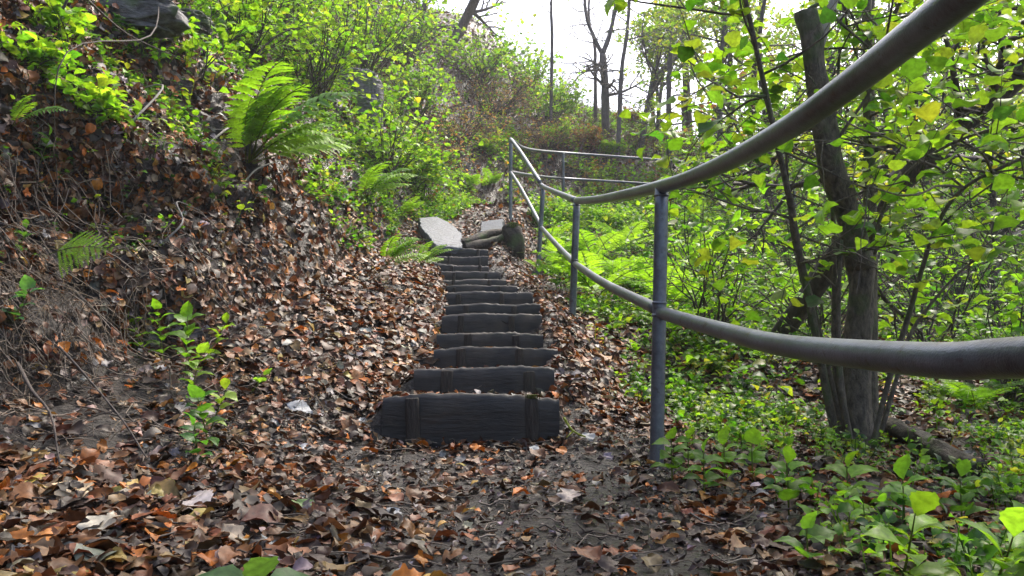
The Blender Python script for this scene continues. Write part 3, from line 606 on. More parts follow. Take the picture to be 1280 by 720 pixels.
# ------------------------------------------------------------------ ferns
def frond_mesh(name, L, width, droop, col, np_=22, seed=0, rise=.9, tri=False, azj=0):
    r = np.random.default_rng(seed); n = 26; t = np.linspace(0, 1, n); ang = rise-droop*t**1.3; ds = L/(n-1)
    y = np.concatenate([[0], np.cumsum(np.cos(ang[:-1])*ds)]); z = np.concatenate([[0], np.cumsum(np.sin(ang[:-1])*ds)])
    x = .04*L*np.sin(t*2+seed)
    C = np.stack([x, y, z], 1); m = MB(); tube(m, C, np.linspace(.0028, .0008, n)*max(L/.5, .5), 4, (.10, .13, .03), cap=False)
    T = np.gradient(C, axis=0); T = unit(T); Nn = np.stack([0*t, -T[:, 2], T[:, 1]], 1); S = np.cross(T, Nn)
    P = []; R_ = []; sc = []; cc = []; P1_ = []; R1_ = []; s1_ = []; w1_ = []; c1_ = []
    for k in range(np_):
        tt = .16+.83*(k+.5)/np_; u = (tt-.16)/.84
        prof = (np.sin(pi*min(1, u*1.0+.22)**1.0)**.8 if not tri else (1-u)**.85) ; prof = max(prof, .05)
        if u > .55: prof *= (1-(u-.55)/.45)**.7*.98+.02
        pl = width*L*prof
        c = np.array([np.interp(tt, t, C[:, q]) for q in range(3)]); Tt = unit(np.array([np.interp(tt, t, T[:, q]) for q in range(3)])); Nt = unit(np.array([np.interp(tt, t, Nn[:, q]) for q in range(3)])); St = np.cross(Tt, Nt)
        for s in (-1, 1):
            d = St*s*.95+Tt*.35-Nt*.12+r.normal(size=3)*.05; d /= np.linalg.norm(d); nl = int(max(4, min(13, pl/L*48)))
            if not tri:
                wv = L*.84/np_*.46/max(pl, 1e-4)/.17; P1_.append(c); R1_.append(frame_d(d[None], (Nt+r.normal(size=3)*.12)[None])[0]); s1_.append(pl); w1_.append(min(wv, 2.2)); c1_.append(col*(1+.13*r.normal())); continue
            for q in range(nl):
                f = (q+.5)/nl; lw = pl*.30*(1-f)**.7/1.0+L*.006; base = c+d*pl*f-Nt*pl*.15*f*f
                for e in (-1, 1):
                    dd = Tt*e*.9+d*.55; dd /= np.linalg.norm(dd); P.append(base); R_.append(frame_d(dd[None], (Nt+r.normal(size=3)*.15)[None])[0]); sc.append(min(lw, L/np_*.36)); cc.append(col*(1+.12*r.normal()))
                P.append(base); R_.append(frame_d(d[None], Nt[None])[0]); sc.append(pl/nl*1.3); cc.append(col)
    tpl = leaf_t(2, 'oval', .2, .2, .0, 1, 1); V, Fq = tpl; V = V*np.array([.95, 1, 1])
    if P: scatter(m, (V, Fq), np.array(P), np.array(R_), np.array(sc), np.clip(np.array(cc), .004, .8))
    if P1_:
        V, Fq = leaf_t(14, 'lance', .25, .35, .02, 1, 1); V = V.copy(); V[:, 0] *= np.repeat(1+.22*(-1.)**np.arange(15), 3); scatter(m, (V, Fq), np.array(P1_), np.array(R1_), np.array(s1_), np.clip(np.array(c1_), .004, .8), np.array(w1_))
    o = m.build(name, M_fern, None, False); me = o.data; bpy.data.objects.remove(o); return me
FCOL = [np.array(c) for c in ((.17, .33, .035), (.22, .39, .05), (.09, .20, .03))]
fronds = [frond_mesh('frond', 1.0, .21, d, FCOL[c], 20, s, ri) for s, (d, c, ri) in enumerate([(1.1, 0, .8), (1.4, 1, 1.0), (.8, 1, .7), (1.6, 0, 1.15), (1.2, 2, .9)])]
frond_tri = frond_mesh('frond', 1.0, .42, .9, FCOL[1], 11, 9, .55, True)
def fern(px, py, L, n, label, *a_, pxl=None, **k_):
    if pxl: L = pxl/F*hit(px, py)[1]; print('fern', px, py, round(L, 2))
    return fern_(px, py, L, n, label, *a_, **k_)
def fern_(px, py, L, n, label, arc=(0, 6.28), dark=False, tri=False, loc=None, rise=0, roll=0, group='ferns growing on the banks'):
    if loc is None: p, nn = bank_pt(px, py); p = p+(np.array([.0, -.09, .05]) if tri else np.array([.03, -.03, .12]))
    else: p = np.array(loc)
    e = empty('fern', p, label, 'fern', group)
    for k in range(n):
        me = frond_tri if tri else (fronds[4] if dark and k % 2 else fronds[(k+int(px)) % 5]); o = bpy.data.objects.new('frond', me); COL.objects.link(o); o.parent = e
        a = arc[0]+(arc[1]-arc[0])*(k+.5+random.uniform(-.25, .25))/n; o.rotation_euler = (random.uniform(-.2, .15)+rise, random.uniform(-.15, .15)+roll, a-pi/2)
        s = L*random.uniform(.75, 1.1); o.scale = (s, s, s)
    return e
fern(104, 306, .30, 2, 'small triangular fern frond alone over dark leaves on the left bank', (-.35, .25), tri=True, rise=-.1, roll=.9, pxl=100)
fern(22, 178, .26, 3, 'small fern at the left edge of the photo high on the bank', (-.6, .3), roll=.6, pxl=85)
fern(312, 222, .62, 11, 'big bright fern spreading its fronds over the middle of the left bank', (-1.2, 1.0), roll=.45, pxl=195)
fern(292, 196, .50, 5, 'fern right behind and left of the biggest bank fern', (.2, 2.2), pxl=85)
fern(372, 215, .5, 7, 'fern on the bank just right of the biggest bank fern', (-1.3, .8), roll=.45, pxl=90)
fern(522, 350, .4, 6, 'low bright fern just left of the middle steps', (-1.3, 1.0), roll=.4, pxl=55)
fern(452, 262, .55, 7, 'bright fern on the bank left of the pale slate slab', (-1.2, 1.2), roll=.4, pxl=90)
fern(500, 282, .40, 5, 'low fern almost touching the left end of the slate slab', (-1.2, 1.2), pxl=55)
fern(478, 352, .42, 6, 'low fern reaching over the left ends of the upper steps', (-1.0, .9), roll=.4, pxl=85)
fern(588, 243, .34, 5, 'small fern left of the tallest handrail post', (-2.6, 0), pxl=38)
fern(612, 240, .34, 5, 'small fern right beside the tallest handrail post', (-2.8, 0), pxl=38)
rf = [(.75, 6.7, .80, 9, 'largest sunlit fern right behind the second handrail post'), (.55, 7.7, .60, 8, 'fern between the second and third handrail posts'), (1.35, 6.6, .75, 9, 'fern seen through the rails just left of the nearest post'),
      (.62, 9.2, .60, 8, 'fern directly behind the third handrail post'), (1.75, 6.9, .70, 8, 'fern immediately right of the nearest handrail post'), (1.15, 7.9, .80, 9, 'fern in the middle of the fern patch behind the big sunlit one'),
      (1.7, 8.4, .85, 9, 'fern below the far rails near the nearest post top'), (1.0, 9.3, .80, 8, 'fern under the first upright of the far rails'), (2.5, 7.4, .75, 8, 'fern in the gap right of the nearest post above the lower bar'),
      (.30, 8.9, .30, 6, 'dark little fern beside the mossy stump'), (3.0, 8.4, .75, 8, 'fern left of the hazel stems behind the lower bar'), (1.5, 10.2, .80, 8, 'fern highest up the slope just below the far rails'),
      (.55, 10.6, .60, 7, 'fern behind the mossy stump at the rail corner'), (2.4, 10.0, .80, 8, 'fern below the right half of the far rails'), (1.1, 5.4, .50, 7, 'low fern at the edge of the steps by the second post foot')]
for x_, y_, L, n, lab in rf: fern(int(x_*100), 500, L, n, lab, (0, 6.28), loc=ground(x_, y_)+np.array([0, 0, .08]))
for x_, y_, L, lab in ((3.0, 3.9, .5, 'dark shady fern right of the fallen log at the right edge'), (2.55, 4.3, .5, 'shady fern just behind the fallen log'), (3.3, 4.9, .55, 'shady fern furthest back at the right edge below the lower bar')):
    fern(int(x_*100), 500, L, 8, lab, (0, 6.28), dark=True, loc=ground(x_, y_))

# ------------------------------------------------------------------ hazel in front
hz = empty('hazel_tree', ground(*at(1072, 560, 3.6)[:2]), 'multi-stemmed hazel tree with round leaves behind the near handrail', 'tree')
def pts_of(L): return np.array([at(*q) for q in L])
gz = ground(*at(1072, 560, 3.6)[:2])
m = MB()
tr = catmull(np.vstack([gz+[0, 0, -.12], pts_of([(1072, 520, 3.6), (1072, 450, 3.6), (1076, 380, 3.58), (1077, 325, 3.55)])]), 6)
tube(m, tr, np.interp(np.linspace(0, 1, len(tr)), [0, .15, .4, 1], [.072, .062, .058, .055]), 16, rough=.25)
ld = catmull(pts_of([(1077, 335, 3.55), (1066, 292, 3.52), (1050, 240, 3.46), (1033, 180, 3.40), (1022, 110, 3.36), (1013, 55, 3.33), (1008, 14, 3.31)]), 6)
tube(m, ld, np.linspace(.056, .047, len(ld)), 14, rough=.3)
m.build('trunk', M_bark, hz)
outs = []; lvs = []; stems = [
 ([(1088, 545, 3.75), (1088, 420, 3.8), (1088, 300, 3.85), (1086, 160, 3.9), (1083, 0, 3.95), (1080, -160, 4.0)], .036, .024),
 ([(1045, 550, 3.6), (1020, 420, 3.5), (1000, 320, 3.4), (985, 240, 3.3), (958, 120, 3.15), (928, -20, 3.0)], .020, .009),
 ([(1055, 550, 3.65), (1028, 430, 3.6), (1003, 330, 3.5), (990, 290, 3.45), (980, 150, 3.4)], .016, .005),
 ([(1058, 550, 3.7), (1044, 460, 3.7), (1043, 330, 3.7), (1040, 200, 3.7), (1050, 60, 3.7)], .017, .007),
 ([(1062, 552, 3.55), (1050, 470, 3.5), (1048, 380, 3.5), (1052, 300, 3.5)], .018, .007),
 ([(1092, 550, 3.5), (1110, 480, 3.45), (1140, 380, 3.4), (1168, 290, 3.3), (1205, 235, 3.2), (1290, 192, 3.0)], .014, .006),
 ([(1098, 550, 3.7), (1122, 470, 3.7), (1142, 410, 3.75), (1200, 340, 3.7), (1260, 300, 3.6)], .012, .005),
 ([(1022, 60, 3.36), (1034, 25, 3.4), (1048, -20, 3.45), (1060, -90, 3.5)], .024, .014),
 ([(1006, 16, 3.31), (1025, 6, 3.3), (1050, 28, 3.3), (1085, 58, 3.3)], .010, .005),
 ([(1085, 330, 3.6), (1105, 260, 3.6), (1140, 210, 3.5), (1200, 175, 3.4), (1280, 150, 3.2)], .010, .005),
 ([(1035, 190, 3.4), (1090, 110, 3.3), (1105, 60, 3.2), (1120, -20, 3.0)], .008, .004)]
rs = random.Random(5)
for k, (L, r0, r1) in enumerate(stems):
    P = catmull(pts_of(L), 5)
    if L[0][1] > 500: P = np.vstack([P[0]-[0, 0, .16], P])
    m = MB(); tube(m, P, np.linspace(r0, r1, len(P)), 9, rough=.2); out = []
    for q in range(3 if k else 6):
        t = rs.uniform(.35, .97); i = int(t*(len(P)-2)); d = P[i+1]-P[i]; d /= np.linalg.norm(d)
        s = np.array([rs.gauss(.25, 1), rs.gauss(-.1, .8), rs.gauss(.15, .35)]); s /= np.linalg.norm(s)
        grow_branch(P[i], d*.3+s, rs.uniform(.35, .9), r1*.6+.001, 1, out, lvs, 6, .16, .0, 4, .6, .2, rs)
    build_branches(m, out, 6); m.build('stem', M_palebark if k in (7,) else M_bark, hz)
# spare boughs reaching into the upper right of the picture
m = MB(); out = []
for (px, py, Y) in [(1086, 160, 3.9), (1086, 60, 3.9), (1083, -20, 3.95), (1083, -80, 3.95), (958, 120, 3.15), (935, 20, 3.05), (1205, 235, 3.2), (1240, 215, 3.1), (1140, 205, 3.5), (1050, 60, 3.7), (980, 190, 3.4), (1200, 175, 3.4), (1048, -20, 3.45), (990, 290, 3.45), (1000, 330, 3.4)]:
    for q in range(2):
        s = np.array([rs.gauss(.15, 1), rs.gauss(0, .8), rs.gauss(.0, .3)]); s /= np.linalg.norm(s)
        grow_branch(at(px, py, Y), s, rs.uniform(.6, 1.1), .006, 1, out, lvs, 7, .13, -.01, 4, .55, .2, rs)
build_branches(m, out, 6); m.build('branches', M_bark, hz)
m = MB(); out = []; high = []  # unseen boughs above the frame, added to shade the foreground
for q in range(16):
    b = at(1083, -160, 4.0)+np.array([-.1, 0, .15*(q % 6)]); s = np.array([rs.uniform(-1.2, .5), rs.uniform(-1.3, .3), rs.uniform(.12, .45)]); grow_branch(b, s, rs.uniform(1.2, 2.4), .014, 2, out, high, 8, .08, .01, 5, .5, .2, rs)
tube(m, [at(1080, -160, 4.0), at(1078, -240, 4.0), at(1078, -330, 4.0)], [.024, .02, .012], 8)
def below(P): return np.any((P[:, 2] < P[:, 1]*.52+.12) & (P[:, 1] > .2))
out = [o_ for o_ in out if not below(o_[0][1:])]; high = [l for l in high if not (l[0][2] < l[0][1]*.52+.15 and l[0][1] > .2)]
build_branches(m, out, 5); m.build('added_shade_branches', M_bark, hz); print('high', len(high))
HCOL = [(.16, .31, .04), (.21, .36, .045), (.11, .24, .035), (.28, .37, .06), (.05, .13, .03)]
hz_t = [leaf_t(8, k, f, c, s, sd+80, 1) for sd, (k, f, c, s) in enumerate([('heart', .3, .4, .1), ('round', .25, .5, .1), ('heart', .15, .2, .15), ('round', .5, .8, .05)])]
Q_ = np.array([l[0] for l in lvs]); T_ = np.vstack([tr[::3], ld[::3]]); qa = Q_[:, [0, 2]]*3.5/Q_[:, 1:2]; ta = T_[:, [0, 2]]*3.5/T_[:, 1:2]
dm = np.sqrt(((qa[:, None]-ta[None])**2).sum(2)).min(1); kp_ = (dm > .13) | (Q_[:, 1] > 3.6) | (rng.random(len(Q_)) < .15); lvs = [l for l, k_ in zip(lvs, kp_) if k_]
m = MB(); put_leaves(m, lvs, 1, .080, hz_t, HCOL, [5, 6, 3, 3, 1], .35, .03); put_leaves(m, high, 2, .075, g_mid, HCOL, [5, 5, 4, 2, 1], .4, .05); m.build('crown', M_green, hz)  # crown also holds the added overhead leaves that shade the foreground


# ------------------------------------------------------------------ other trees
def tree(name, P, r0, r1, label, nb, bl, leafper, leafsize, cols, w, bark, seed, lv=2, kids=4, group=None, t0=.3, up=.03, tp=g_mid, wob=.15, extra=()):
    rs = random.Random(seed); P = catmull(P, 6); e = empty(name, P[0], label, 'tree', group)
    m = MB(); tube(m, np.vstack([P[0]-[0, 0, .3], P]), np.linspace(r0, r1, len(P)+1), 10, rough=.2); m.build('trunk', bark, e)
    out = []; lvs = []
    for ex, a, b in extra:
        Q = catmull(ex, 6); tube_mb = MB(); tube(tube_mb, Q, np.linspace(a, b, len(Q)), 8, rough=.2); tube_mb.build('limb', bark, e)
        for q in range(nb//2):
            i = int(rs.uniform(.2, .97)*(len(Q)-2)); s = np.array([rs.gauss(0, 1), rs.gauss(0, 1), rs.gauss(.4, .5)]); s /= np.linalg.norm(s)
            grow_branch(Q[i], s, bl*rs.uniform(.5, 1.1), b*.5+.003, lv, out, lvs, 6, wob, up, kids, .55, .25, rs)
    for q in range(nb):
        t = rs.uniform(t0, .98); i = int(t*(len(P)-2)); s = np.array([rs.gauss(0, 1), rs.gauss(0, 1), rs.gauss(.4, .5)]); s /= np.linalg.norm(s)
        grow_branch(P[i], s, bl*rs.uniform(.5, 1.1)*(1.2-.5*t), (r0*(1-t)+r1*t)*.45, lv, out, lvs, 6, wob, up, kids, .55, .25, rs)
    m = MB(); build_branches(m, out, 5, rmin=.002 if P[0][1] > 8 else .0012); m.build('branches', bark, e)
    if leafper:
        m = MB(); k = [l for l in lvs if leafper >= 1 or rs.random() < leafper]
        put_leaves(m, k, max(1, int(leafper)), leafsize, tp, cols, w, .5, .08); m.build('crown', M_green, e)
    return e
YG = [(.22, .32, .05), (.15, .26, .04), (.32, .33, .06), (.10, .18, .04)]; YW = [4, 4, 2, 2]
# dark leaning trunk right of the hazel
tree('leaning_tree', [ground(1.9, 5.6), at(1060, 300, 5.0), at(1120, 232, 4.8), at(1200, 160, 4.6), at(1290, 82, 4.4), at(1400, 0, 4.2)], .075, .068, 'dark thick trunk leaning right across the leaves behind the hazel', 9, 1.1, 1, .07, YG, YW, M_darkbark, 12, 2, 4, t0=.35)
# hilltop trees
def hl(px, Y):
    p = at(px, 200, Y); return ground(p[0], p[1])
tree('bare_tree', [hl(758, 21), at(756, 100, 21), at(753, 68, 21)], .12, .095, 'forked bare tree standing on the skyline left of the green crown', 9, 1.5, 0, 0, YG, YW, M_midbark, 21, 2, 4,
     extra=[([at(753, 68, 21), at(742, 45, 21), at(733, 20, 21), at(729, -30, 21)], .065, .035), ([at(753, 68, 21), at(763, 40, 21), at(768, 15, 21), at(775, -30, 21)], .075, .04)], group='trees on the skyline')
tree('bare_tree', [hl(745, 22), at(744, 90, 22), at(743, 55, 22), at(736, 20, 22), at(738, -20, 22)], .06, .03, 'thin bare tree just left of the forked skyline tree', 8, 1.5, 0, 0, YG, YW, M_midbark, 22, 2, 4, 'trees on the skyline')
tree('bare_tree', [hl(772, 19), at(777, 90, 19), at(784, 40, 19), at(789, -40, 19)], .06, .035, 'slender dark trunk leaning right just right of the forked tree', 6, 1.2, 0, 0, YG, YW, M_midbark, 23, 1, 4, 'trees on the skyline')
tree('thin_tree', [hl(689, 20), at(690, 45, 20), at(689, 10, 20), at(691, -40, 20)], .05, .03, 'lone thin upright trunk against white sky above the handrail corner', 4, .7, 0, 0, YG, YW, M_midbark, 24, 1, 3, 'trees on the skyline')
tree('leaning_tree', [hl(562, 22), at(575, 38, 22), at(585, 18, 21.8), at(596, -5, 21.5), at(610, -40, 21)], .16, .13, 'thick dark trunk leaning right at the top of the photo', 4, 1.4, 1, .06, YG, YW, M_midbark, 25, 2, 4, 'trees on the skyline')
tree('leafy_tree', [hl(520, 20), at(528, 18, 20), at(540, -30, 20), at(560, -110, 20)], .09, .05, 'leafy tree with yellowing leaves left of the thick leaning trunk', 14, 2.0, 2, .085, [(.30, .28, .05), (.20, .28, .05), (.38, .22, .04)], [3, 4, 1], M_midbark, 26, 2, 4, 'trees on the skyline')
tree('leafy_tree', [hl(820, 22), at(828, 100, 22), at(838, 60, 22), at(842, 20, 22)], .06, .03, 'round green-crowned tree on the skyline right of the bare forked tree', 34, 2.0, 3, .10, YG, YW, M_midbark, 27, 2, 4, 'trees on the skyline')
tree('leafy_tree', [hl(800, 20), at(815, 110, 20), at(835, 80, 20), at(850, 70, 20)], .09, .05, 'low leaning grey stem below the round green crown', 12, 1.7, 1, .075, YG, YW, M_midbark, 28, 2, 4, 'trees on the skyline')
tree('dark_tree', [hl(836, 19), at(836, 110, 19), at(839, 60, 19), at(838, 40, 19)], .07, .05, 'short dark upright trunk in front of the round green crown', 8, 1.1, 1, .07, YG, YW, M_midbark, 29, 2, 3, 'trees on the skyline')
tree('leafy_tree', [hl(900, 18), at(900, 110, 18), at(905, 40, 18), at(912, -60, 18)], .08, .05, 'light green tree behind the steep near part of the top bar', 26, 2.0, 3, .09, YG, YW, M_midbark, 30, 2, 4, 'trees on the skyline', t0=.15)
# wood to the right of the hazel
wood = [(960, 13, .07, 'light green tree directly behind the left hazel stems'), (1040, 16, .09, 'leafy tree behind the broken top of the hazel'), (1120, 11, .06, 'slender leafy tree in the wood right of the hazel trunk'), (1190, 14, .09, 'leafy tree behind the dark leaning trunk'),
        (1240, 9, .05, 'nearest slender leafy tree at the right edge'), (1300, 12, .08, 'leafy tree cut by the right edge of the photo'), (1090, 19, .10, 'farther tree seen between hazel stems'), (1165, 20, .10, 'farthest leafy tree seen right of the hazel')]
for k, (px, Y, r, lab) in enumerate(wood):
    X = (px-640)/F*Y; g = ground(X, Y); h = 5.5 if Y > 10 else 4.0
    tree('leafy_tree', [g, g+[.1, 0, h*.3], g+[random.uniform(-.4, .4), 0, h*.65], g+[random.uniform(-.6, .6), 0, h]], r, r*.35, lab, 24, 1.9 if Y > 10 else 1.3, 2.0, .085 if Y > 10 else .07, YG if k % 2 else GREEN[:4], YW, M_darkbark, 60+k, 2, 4, 'leafy trees in the wood on the right', t0=.12)

# ------------------------------------------------------------------ shrubs
def shrub(name, p, h, nst, label, leafsize, per, cols, w, bark, seed, cat='shrub', group=None, arch=-.03, spread=.6, kids=4, tp=g_mid, lv=1, seg=7):
    rs = random.Random(seed); e = empty(name, p, label, cat, group); out = []; lvs = []
    for q in range(nst):
        a = rs.uniform(0, 6.28); s = np.array([cos(a)*spread, sin(a)*spread, 1.0]); b = p+np.array([rs.gauss(0, .08)*h, rs.gauss(0, .08)*h, -.03])
        grow_branch(b, s, h*rs.uniform(.7, 1.2), .004+.005*h, lv, out, lvs, seg, .12, arch, kids, .5, .2, rs)
    m = MB(); build_branches(m, out, 5, rmin=.0012+.00012*p[1]); m.build('stems', bark, e)
    if per:
        m = MB(); put_leaves(m, lvs, per, leafsize, tp, cols, w, .5, .05); m.build('foliage', M_green, e)
    return e
LG = [(.20, .36, .04), (.15, .30, .035), (.28, .40, .06), (.09, .20, .03)]; LW = [4, 4, 2, 2]
BR = [(.20, .12, .10), (.28, .19, .16), (.12, .22, .04), (.24, .10, .05)]
S1 = [(385, 95, 1.0, 26, 'bright shrub over the middle of the upper left bank'), (300, 60, .8, 22, 'light green shrub left of the middle shrub on the upper bank'), (450, 60, 1.2, 26, 'tall light green shrub on the bank right of the dark rock'),
      (520, 120, 1.1, 24, 'green shrub hanging over the brown thicket'), (505, 40, 1.3, 24, 'pale green shrub at the top of the bank under the yellowing tree'), (350, 20, 1.0, 20, 'shrub cut by the top edge of the photo above the big fern'),
      (520, 225, .55, 18, 'small leafy shrub just above the large slate slab'), (480, 200, .8, 22, 'leafy shrub above the bright fern by the slab'), (240, 90, .4, 8, 'thin leafy shrub between the top left rocks and the green shrubs'),
      (608, 185, .4, 8, 'small green shrub left of the tallest handrail post'), (690, 125, 1.0, 20, 'bright shrub on the hillside above the handrail corner'), (660, 80, 1.1, 20, 'green shrub on the skyline above the handrail corner'), (600, 70, 1.3, 24, 'wide green shrub on the skyline right of the thick leaning trunk'),
      (20, 90, .2, 5, 'small leafy plant under the top left corner'), (70, 60, .22, 5, 'sparse leafy stems beside the biggest grey rock'), (100, 150, .18, 5, 'sparse leafy stems below the biggest grey rock')]
for k, (px, py, h, nst, lab) in enumerate(S1):
    p, _ = bank_pt(px, py+h*30); shrub('shrub', p, h*1.25, int(nst*1.5), lab, .056+.0030*p[1], 1, LG, LW, M_dry if False else M_darkbark, 200+k, group='leafy shrubs on the left bank and hill', arch=-.02)
S2 = [(575, 160, 1.0, 'reddish brown bare thicket above the upper steps'), (540, 190, .8, 'brown twiggy thicket behind the small shrub by the slab'), (620, 120, 1.1, 'brown bare thicket in the middle of the hillside'), (680, 165, .9, 'brown thicket right above the handrail corner'),
      (740, 165, .9, 'low brown thicket on the hillside above the far rails'), (800, 160, .9, 'low brown thicket right of the forked tree foot'), (855, 165, .9, 'low brown thicket on the right shoulder of the hill'), (700, 95, 1.2, 'twiggy brown thicket on the skyline under the lone thin trunk'),
      (780, 130, 1.1, 'bare scrub at the feet of the skyline trees'), (650, 40, 1.2, 'bare scrub against the sky above the hillside'), (860, 110, 1.4, 'purplish bare scrub right of the round green crown'), (920, 150, 1.2, 'brown scrub behind the near top bar')]
for k, (px, py, h, lab) in enumerate(S2):
    p, _ = bank_pt(px, py+25); shrub('bramble_thicket', p, h*(1.15 if py < 155 or px < 700 else .55), 60 if px < 700 else 26, lab, .05, 1, BR, [5, 4, 3, 1], M_dry2 if False else M_darkbark, 300+k, 'thicket', 'brown thickets on the hillside', -.05, .9, 4, far_t)
S3 = [(1.4, 5.4, .9, 'nettle-green shrub behind the hazel on the left'), (2.4, 5.9, 1.0, 'shrub behind the hazel on the right'), (3.4, 6.3, 1.1, 'leafy shrub at right below the arching hazel branch'), (4.6, 7.2, 1.3, 'leafy shrub at the right edge behind the lower bar'),
      (2.0, 7.9, 1.1, 'shrub left of the hazel stems in the middle distance'), (3.4, 8.8, 1.4, 'tall shrub in the middle distance behind the hazel trunk'), (5.4, 9.6, 1.7, 'tall shrub in the wood at the right'), (4.2, 11.5, 1.6, 'far shrub right of the end of the far rails'), (7.4, 12.0, 2.0, 'large far shrub near the right edge'), (2.9, 4.6, .7, 'low leafy shrub right of the hazel just below the lower bar')]
for k, (x, y, h, lab) in enumerate(S3):
    shrub('shrub', ground(x, y), h, 18, lab, .065, 1, LG[:2]+GREEN[:1]+GREEN[2:3], [3, 3, 3, 2], M_darkbark, 400+k, group='shrubs in the wood on the right', arch=-.02, lv=2 if h > 1.5 else 1)
S4 = [(735, 178, .5, 'small brown-leaved autumn shrub above the first upright of the far rails', 0), (845, 180, .6, 'orange autumn shrub behind the right half of the far rails', 1), (785, 150, .5, 'russet bush in front of the skyline tree feet', 0), (890, 185, .7, 'yellow-green bush where the near top bar crosses the far rails', 2),
      (765, 190, .4, 'low green bush just behind the middle of the far top rail', 2), (700, 175, .5, 'low green bush behind the rail corner', 2), (820, 150, .6, 'mossy green bush on the right shoulder of the hill', 2), (950, 190, .9, 'red-tinged bush seen through the hazel stems below the near top bar', 0)]
for k, (px, py, h, lab, c_) in enumerate(S4):
    p, _ = bank_pt(px, py+8); shrub('shrub', p, h, 22, lab, .085, 2, [[(.22, .10, .055), (.24, .13, .07), (.14, .18, .05)], [(.30, .17, .05), (.26, .20, .05), (.16, .24, .04)], LG[:3]][c_], [4, 3, 2], M_darkbark, 500+k, group='small shrubs on the hill behind the far rails')
for k, (x, y, L_, lab) in enumerate([(1.6, 12.6, .8, 'fern at the left foot of the far rails'), (3.0, 13.0, .8, 'fern at the foot of the middle far rails'), (4.2, 13.2, .8, 'fern at the foot of the right end of the far rails'), (.7, 12.9, .6, 'fern at the foot of the rail corner')]): fern(int(x*100), 500, L_, 8, lab, (0, 6.28), loc=ground(x, y)+np.array([0, 0, .1]))
# distant wood as a mass
mb = MB(); n = 26000; x = rng.uniform(2, 34, n); y = rng.uniform(17, 34, n); ok = x > .25*y; x = x[ok]; y = y[ok]; p, nn = locate(x, y); n = len(p)
hh = rng.random(n)*(5.5+2*fbm(x*.3, y*.3, 0, 77, 2)); clump = fbm(x*.6, y*.6, hh*.6, 78, 3) > -.06; p = p+np.stack([0*hh, 0*hh, hh], 1); p = p[clump]; n = len(p)
multi(mb, far_t, p, frame_n(unit(rng.normal(size=(n, 3))+[0, 0, 1.2]), rng.uniform(0, 6.28, n)), .16+.12*rng.random(n), pal(n, YG+[(.30, .13, .05), (.20, .10, .06)], [4, 4, 2, 3, 1, 1]))
for q in range(46):
    x_, y_ = random.uniform(5, 30), random.uniform(17, 32); g = ground(x_, y_); tube(mb, [g, g+[random.gauss(0, .2), 0, 3], g+[random.gauss(0, .5), 0, 7]], [.10, .07, .03], 5, (.05, .04, .035))
tag(mb.build('distant_wood', M_green, None, False), 'pale green autumn wood far behind the hazel', None, None, 'stuff')

# ------------------------------------------------------------------ singled-out plants, leaves and sticks
def sprig(px, py, Y, h, label, nleaf, size, col, name='seedling', seed=0, lean=(0, 0), tpl=None, pinn=False):
    r = np.random.default_rng(seed)
    if Y is None: p, nn = bank_pt(px, py)
    else:
        q = at(px, py, Y); p = ground(q[0], q[1]); nn = np.array([0, -.2, 1.])
    if Y is None: h *= 1.5; size *= 1.15
    e = empty(name, p, label, 'plant'); d = unit(np.array([lean[0], lean[1], 1.0])); mid = p+d*h*.5+np.array([lean[0]*.05, lean[1]*.05, 0]); topp = p+d*h+np.array([lean[0]*h*.5, lean[1]*h*.5, -.1*h*abs(lean[0])])
    P = catmull([p-d*.02, mid, topp], 6); m = MB(); tube(m, P, np.linspace(.0032, .0014, len(P)), 6, (.12, .15, .04)); m.build('stalk', M_green, e)
    for k in range(nleaf):
        f = .25+.75*(k+.5)/nleaf; c = P[int(f*(len(P)-1))]; a = (k % 2)*pi+.3*r.normal()+(0 if pinn else k*1.3); ddir = np.array([[cos(a), sin(a)*.8-.25, .2+.2*r.normal()]])
        if k == nleaf-1: ddir = d[None]+np.array([[.2*r.normal(), -.5, -.2]])
        m = MB(); t = leaf_t(10, tpl or ('oval', 'heart')[k % 2], .25, .5, .06, seed*10+k, 2); cc = np.clip(np.array(col)*(1+.18*r.normal()), .01, .7)
        scatter(m, t, c[None]+unit(ddir)*.008, frame_d(ddir, np.array([[.2*r.normal(), -.3, 1]])), np.array([size*r.uniform(.75, 1.15)]), cc[None]); m.build('leaf', M_green, e)
    return e
sprig(232, 470, None, .20, 'leafy green seedling in the middle of the near left bank', 12, .075, (.13, .28, .03), seed=1)
sprig(252, 455, None, .16, 'lighter seedling leaning right behind the leafy one on the near bank', 9, .06, (.20, .34, .04), seed=2, lean=(.35, 0))
sprig(262, 540, None, .13, 'yellow-green seedling low at the foot of the near bank', 9, .05, (.24, .36, .05), seed=3, lean=(.3, -.2))
sprig(250, 580, None, .10, 'dark green seedling rooted at the edge of the litter', 7, .05, (.06, .17, .04), seed=4, lean=(0, -.3))
sprig(215, 440, None, .20, 'bushy seedling left of the leafy one on the near bank', 14, .06, (.12, .26, .03), seed=21, lean=(-.1, 0))
sprig(236, 500, None, .15, 'small seedling just below the leafy one on the near bank', 10, .055, (.18, .32, .04), seed=22, lean=(.2, -.1))
sprig(60, 190, None, .12, 'dull green seedling under the small fern at the left edge', 7, .055, (.08, .18, .04), seed=23, lean=(.2, 0))
sprig(160, 175, None, .12, 'single seedling right of the dull green one high on the near bank', 6, .06, (.14, .27, .04), seed=24, lean=(.2, 0))
sprig(30, 300, None, .10, 'dark seedling halfway down the left edge of the photo', 7, .05, (.07, .16, .04), seed=25, lean=(.2, 0))
sprig(262, 560, None, .14, 'dense dark seedling right below the two small ones on the near bank', 12, .06, (.08, .20, .04), seed=26, lean=(-.1, -.2))
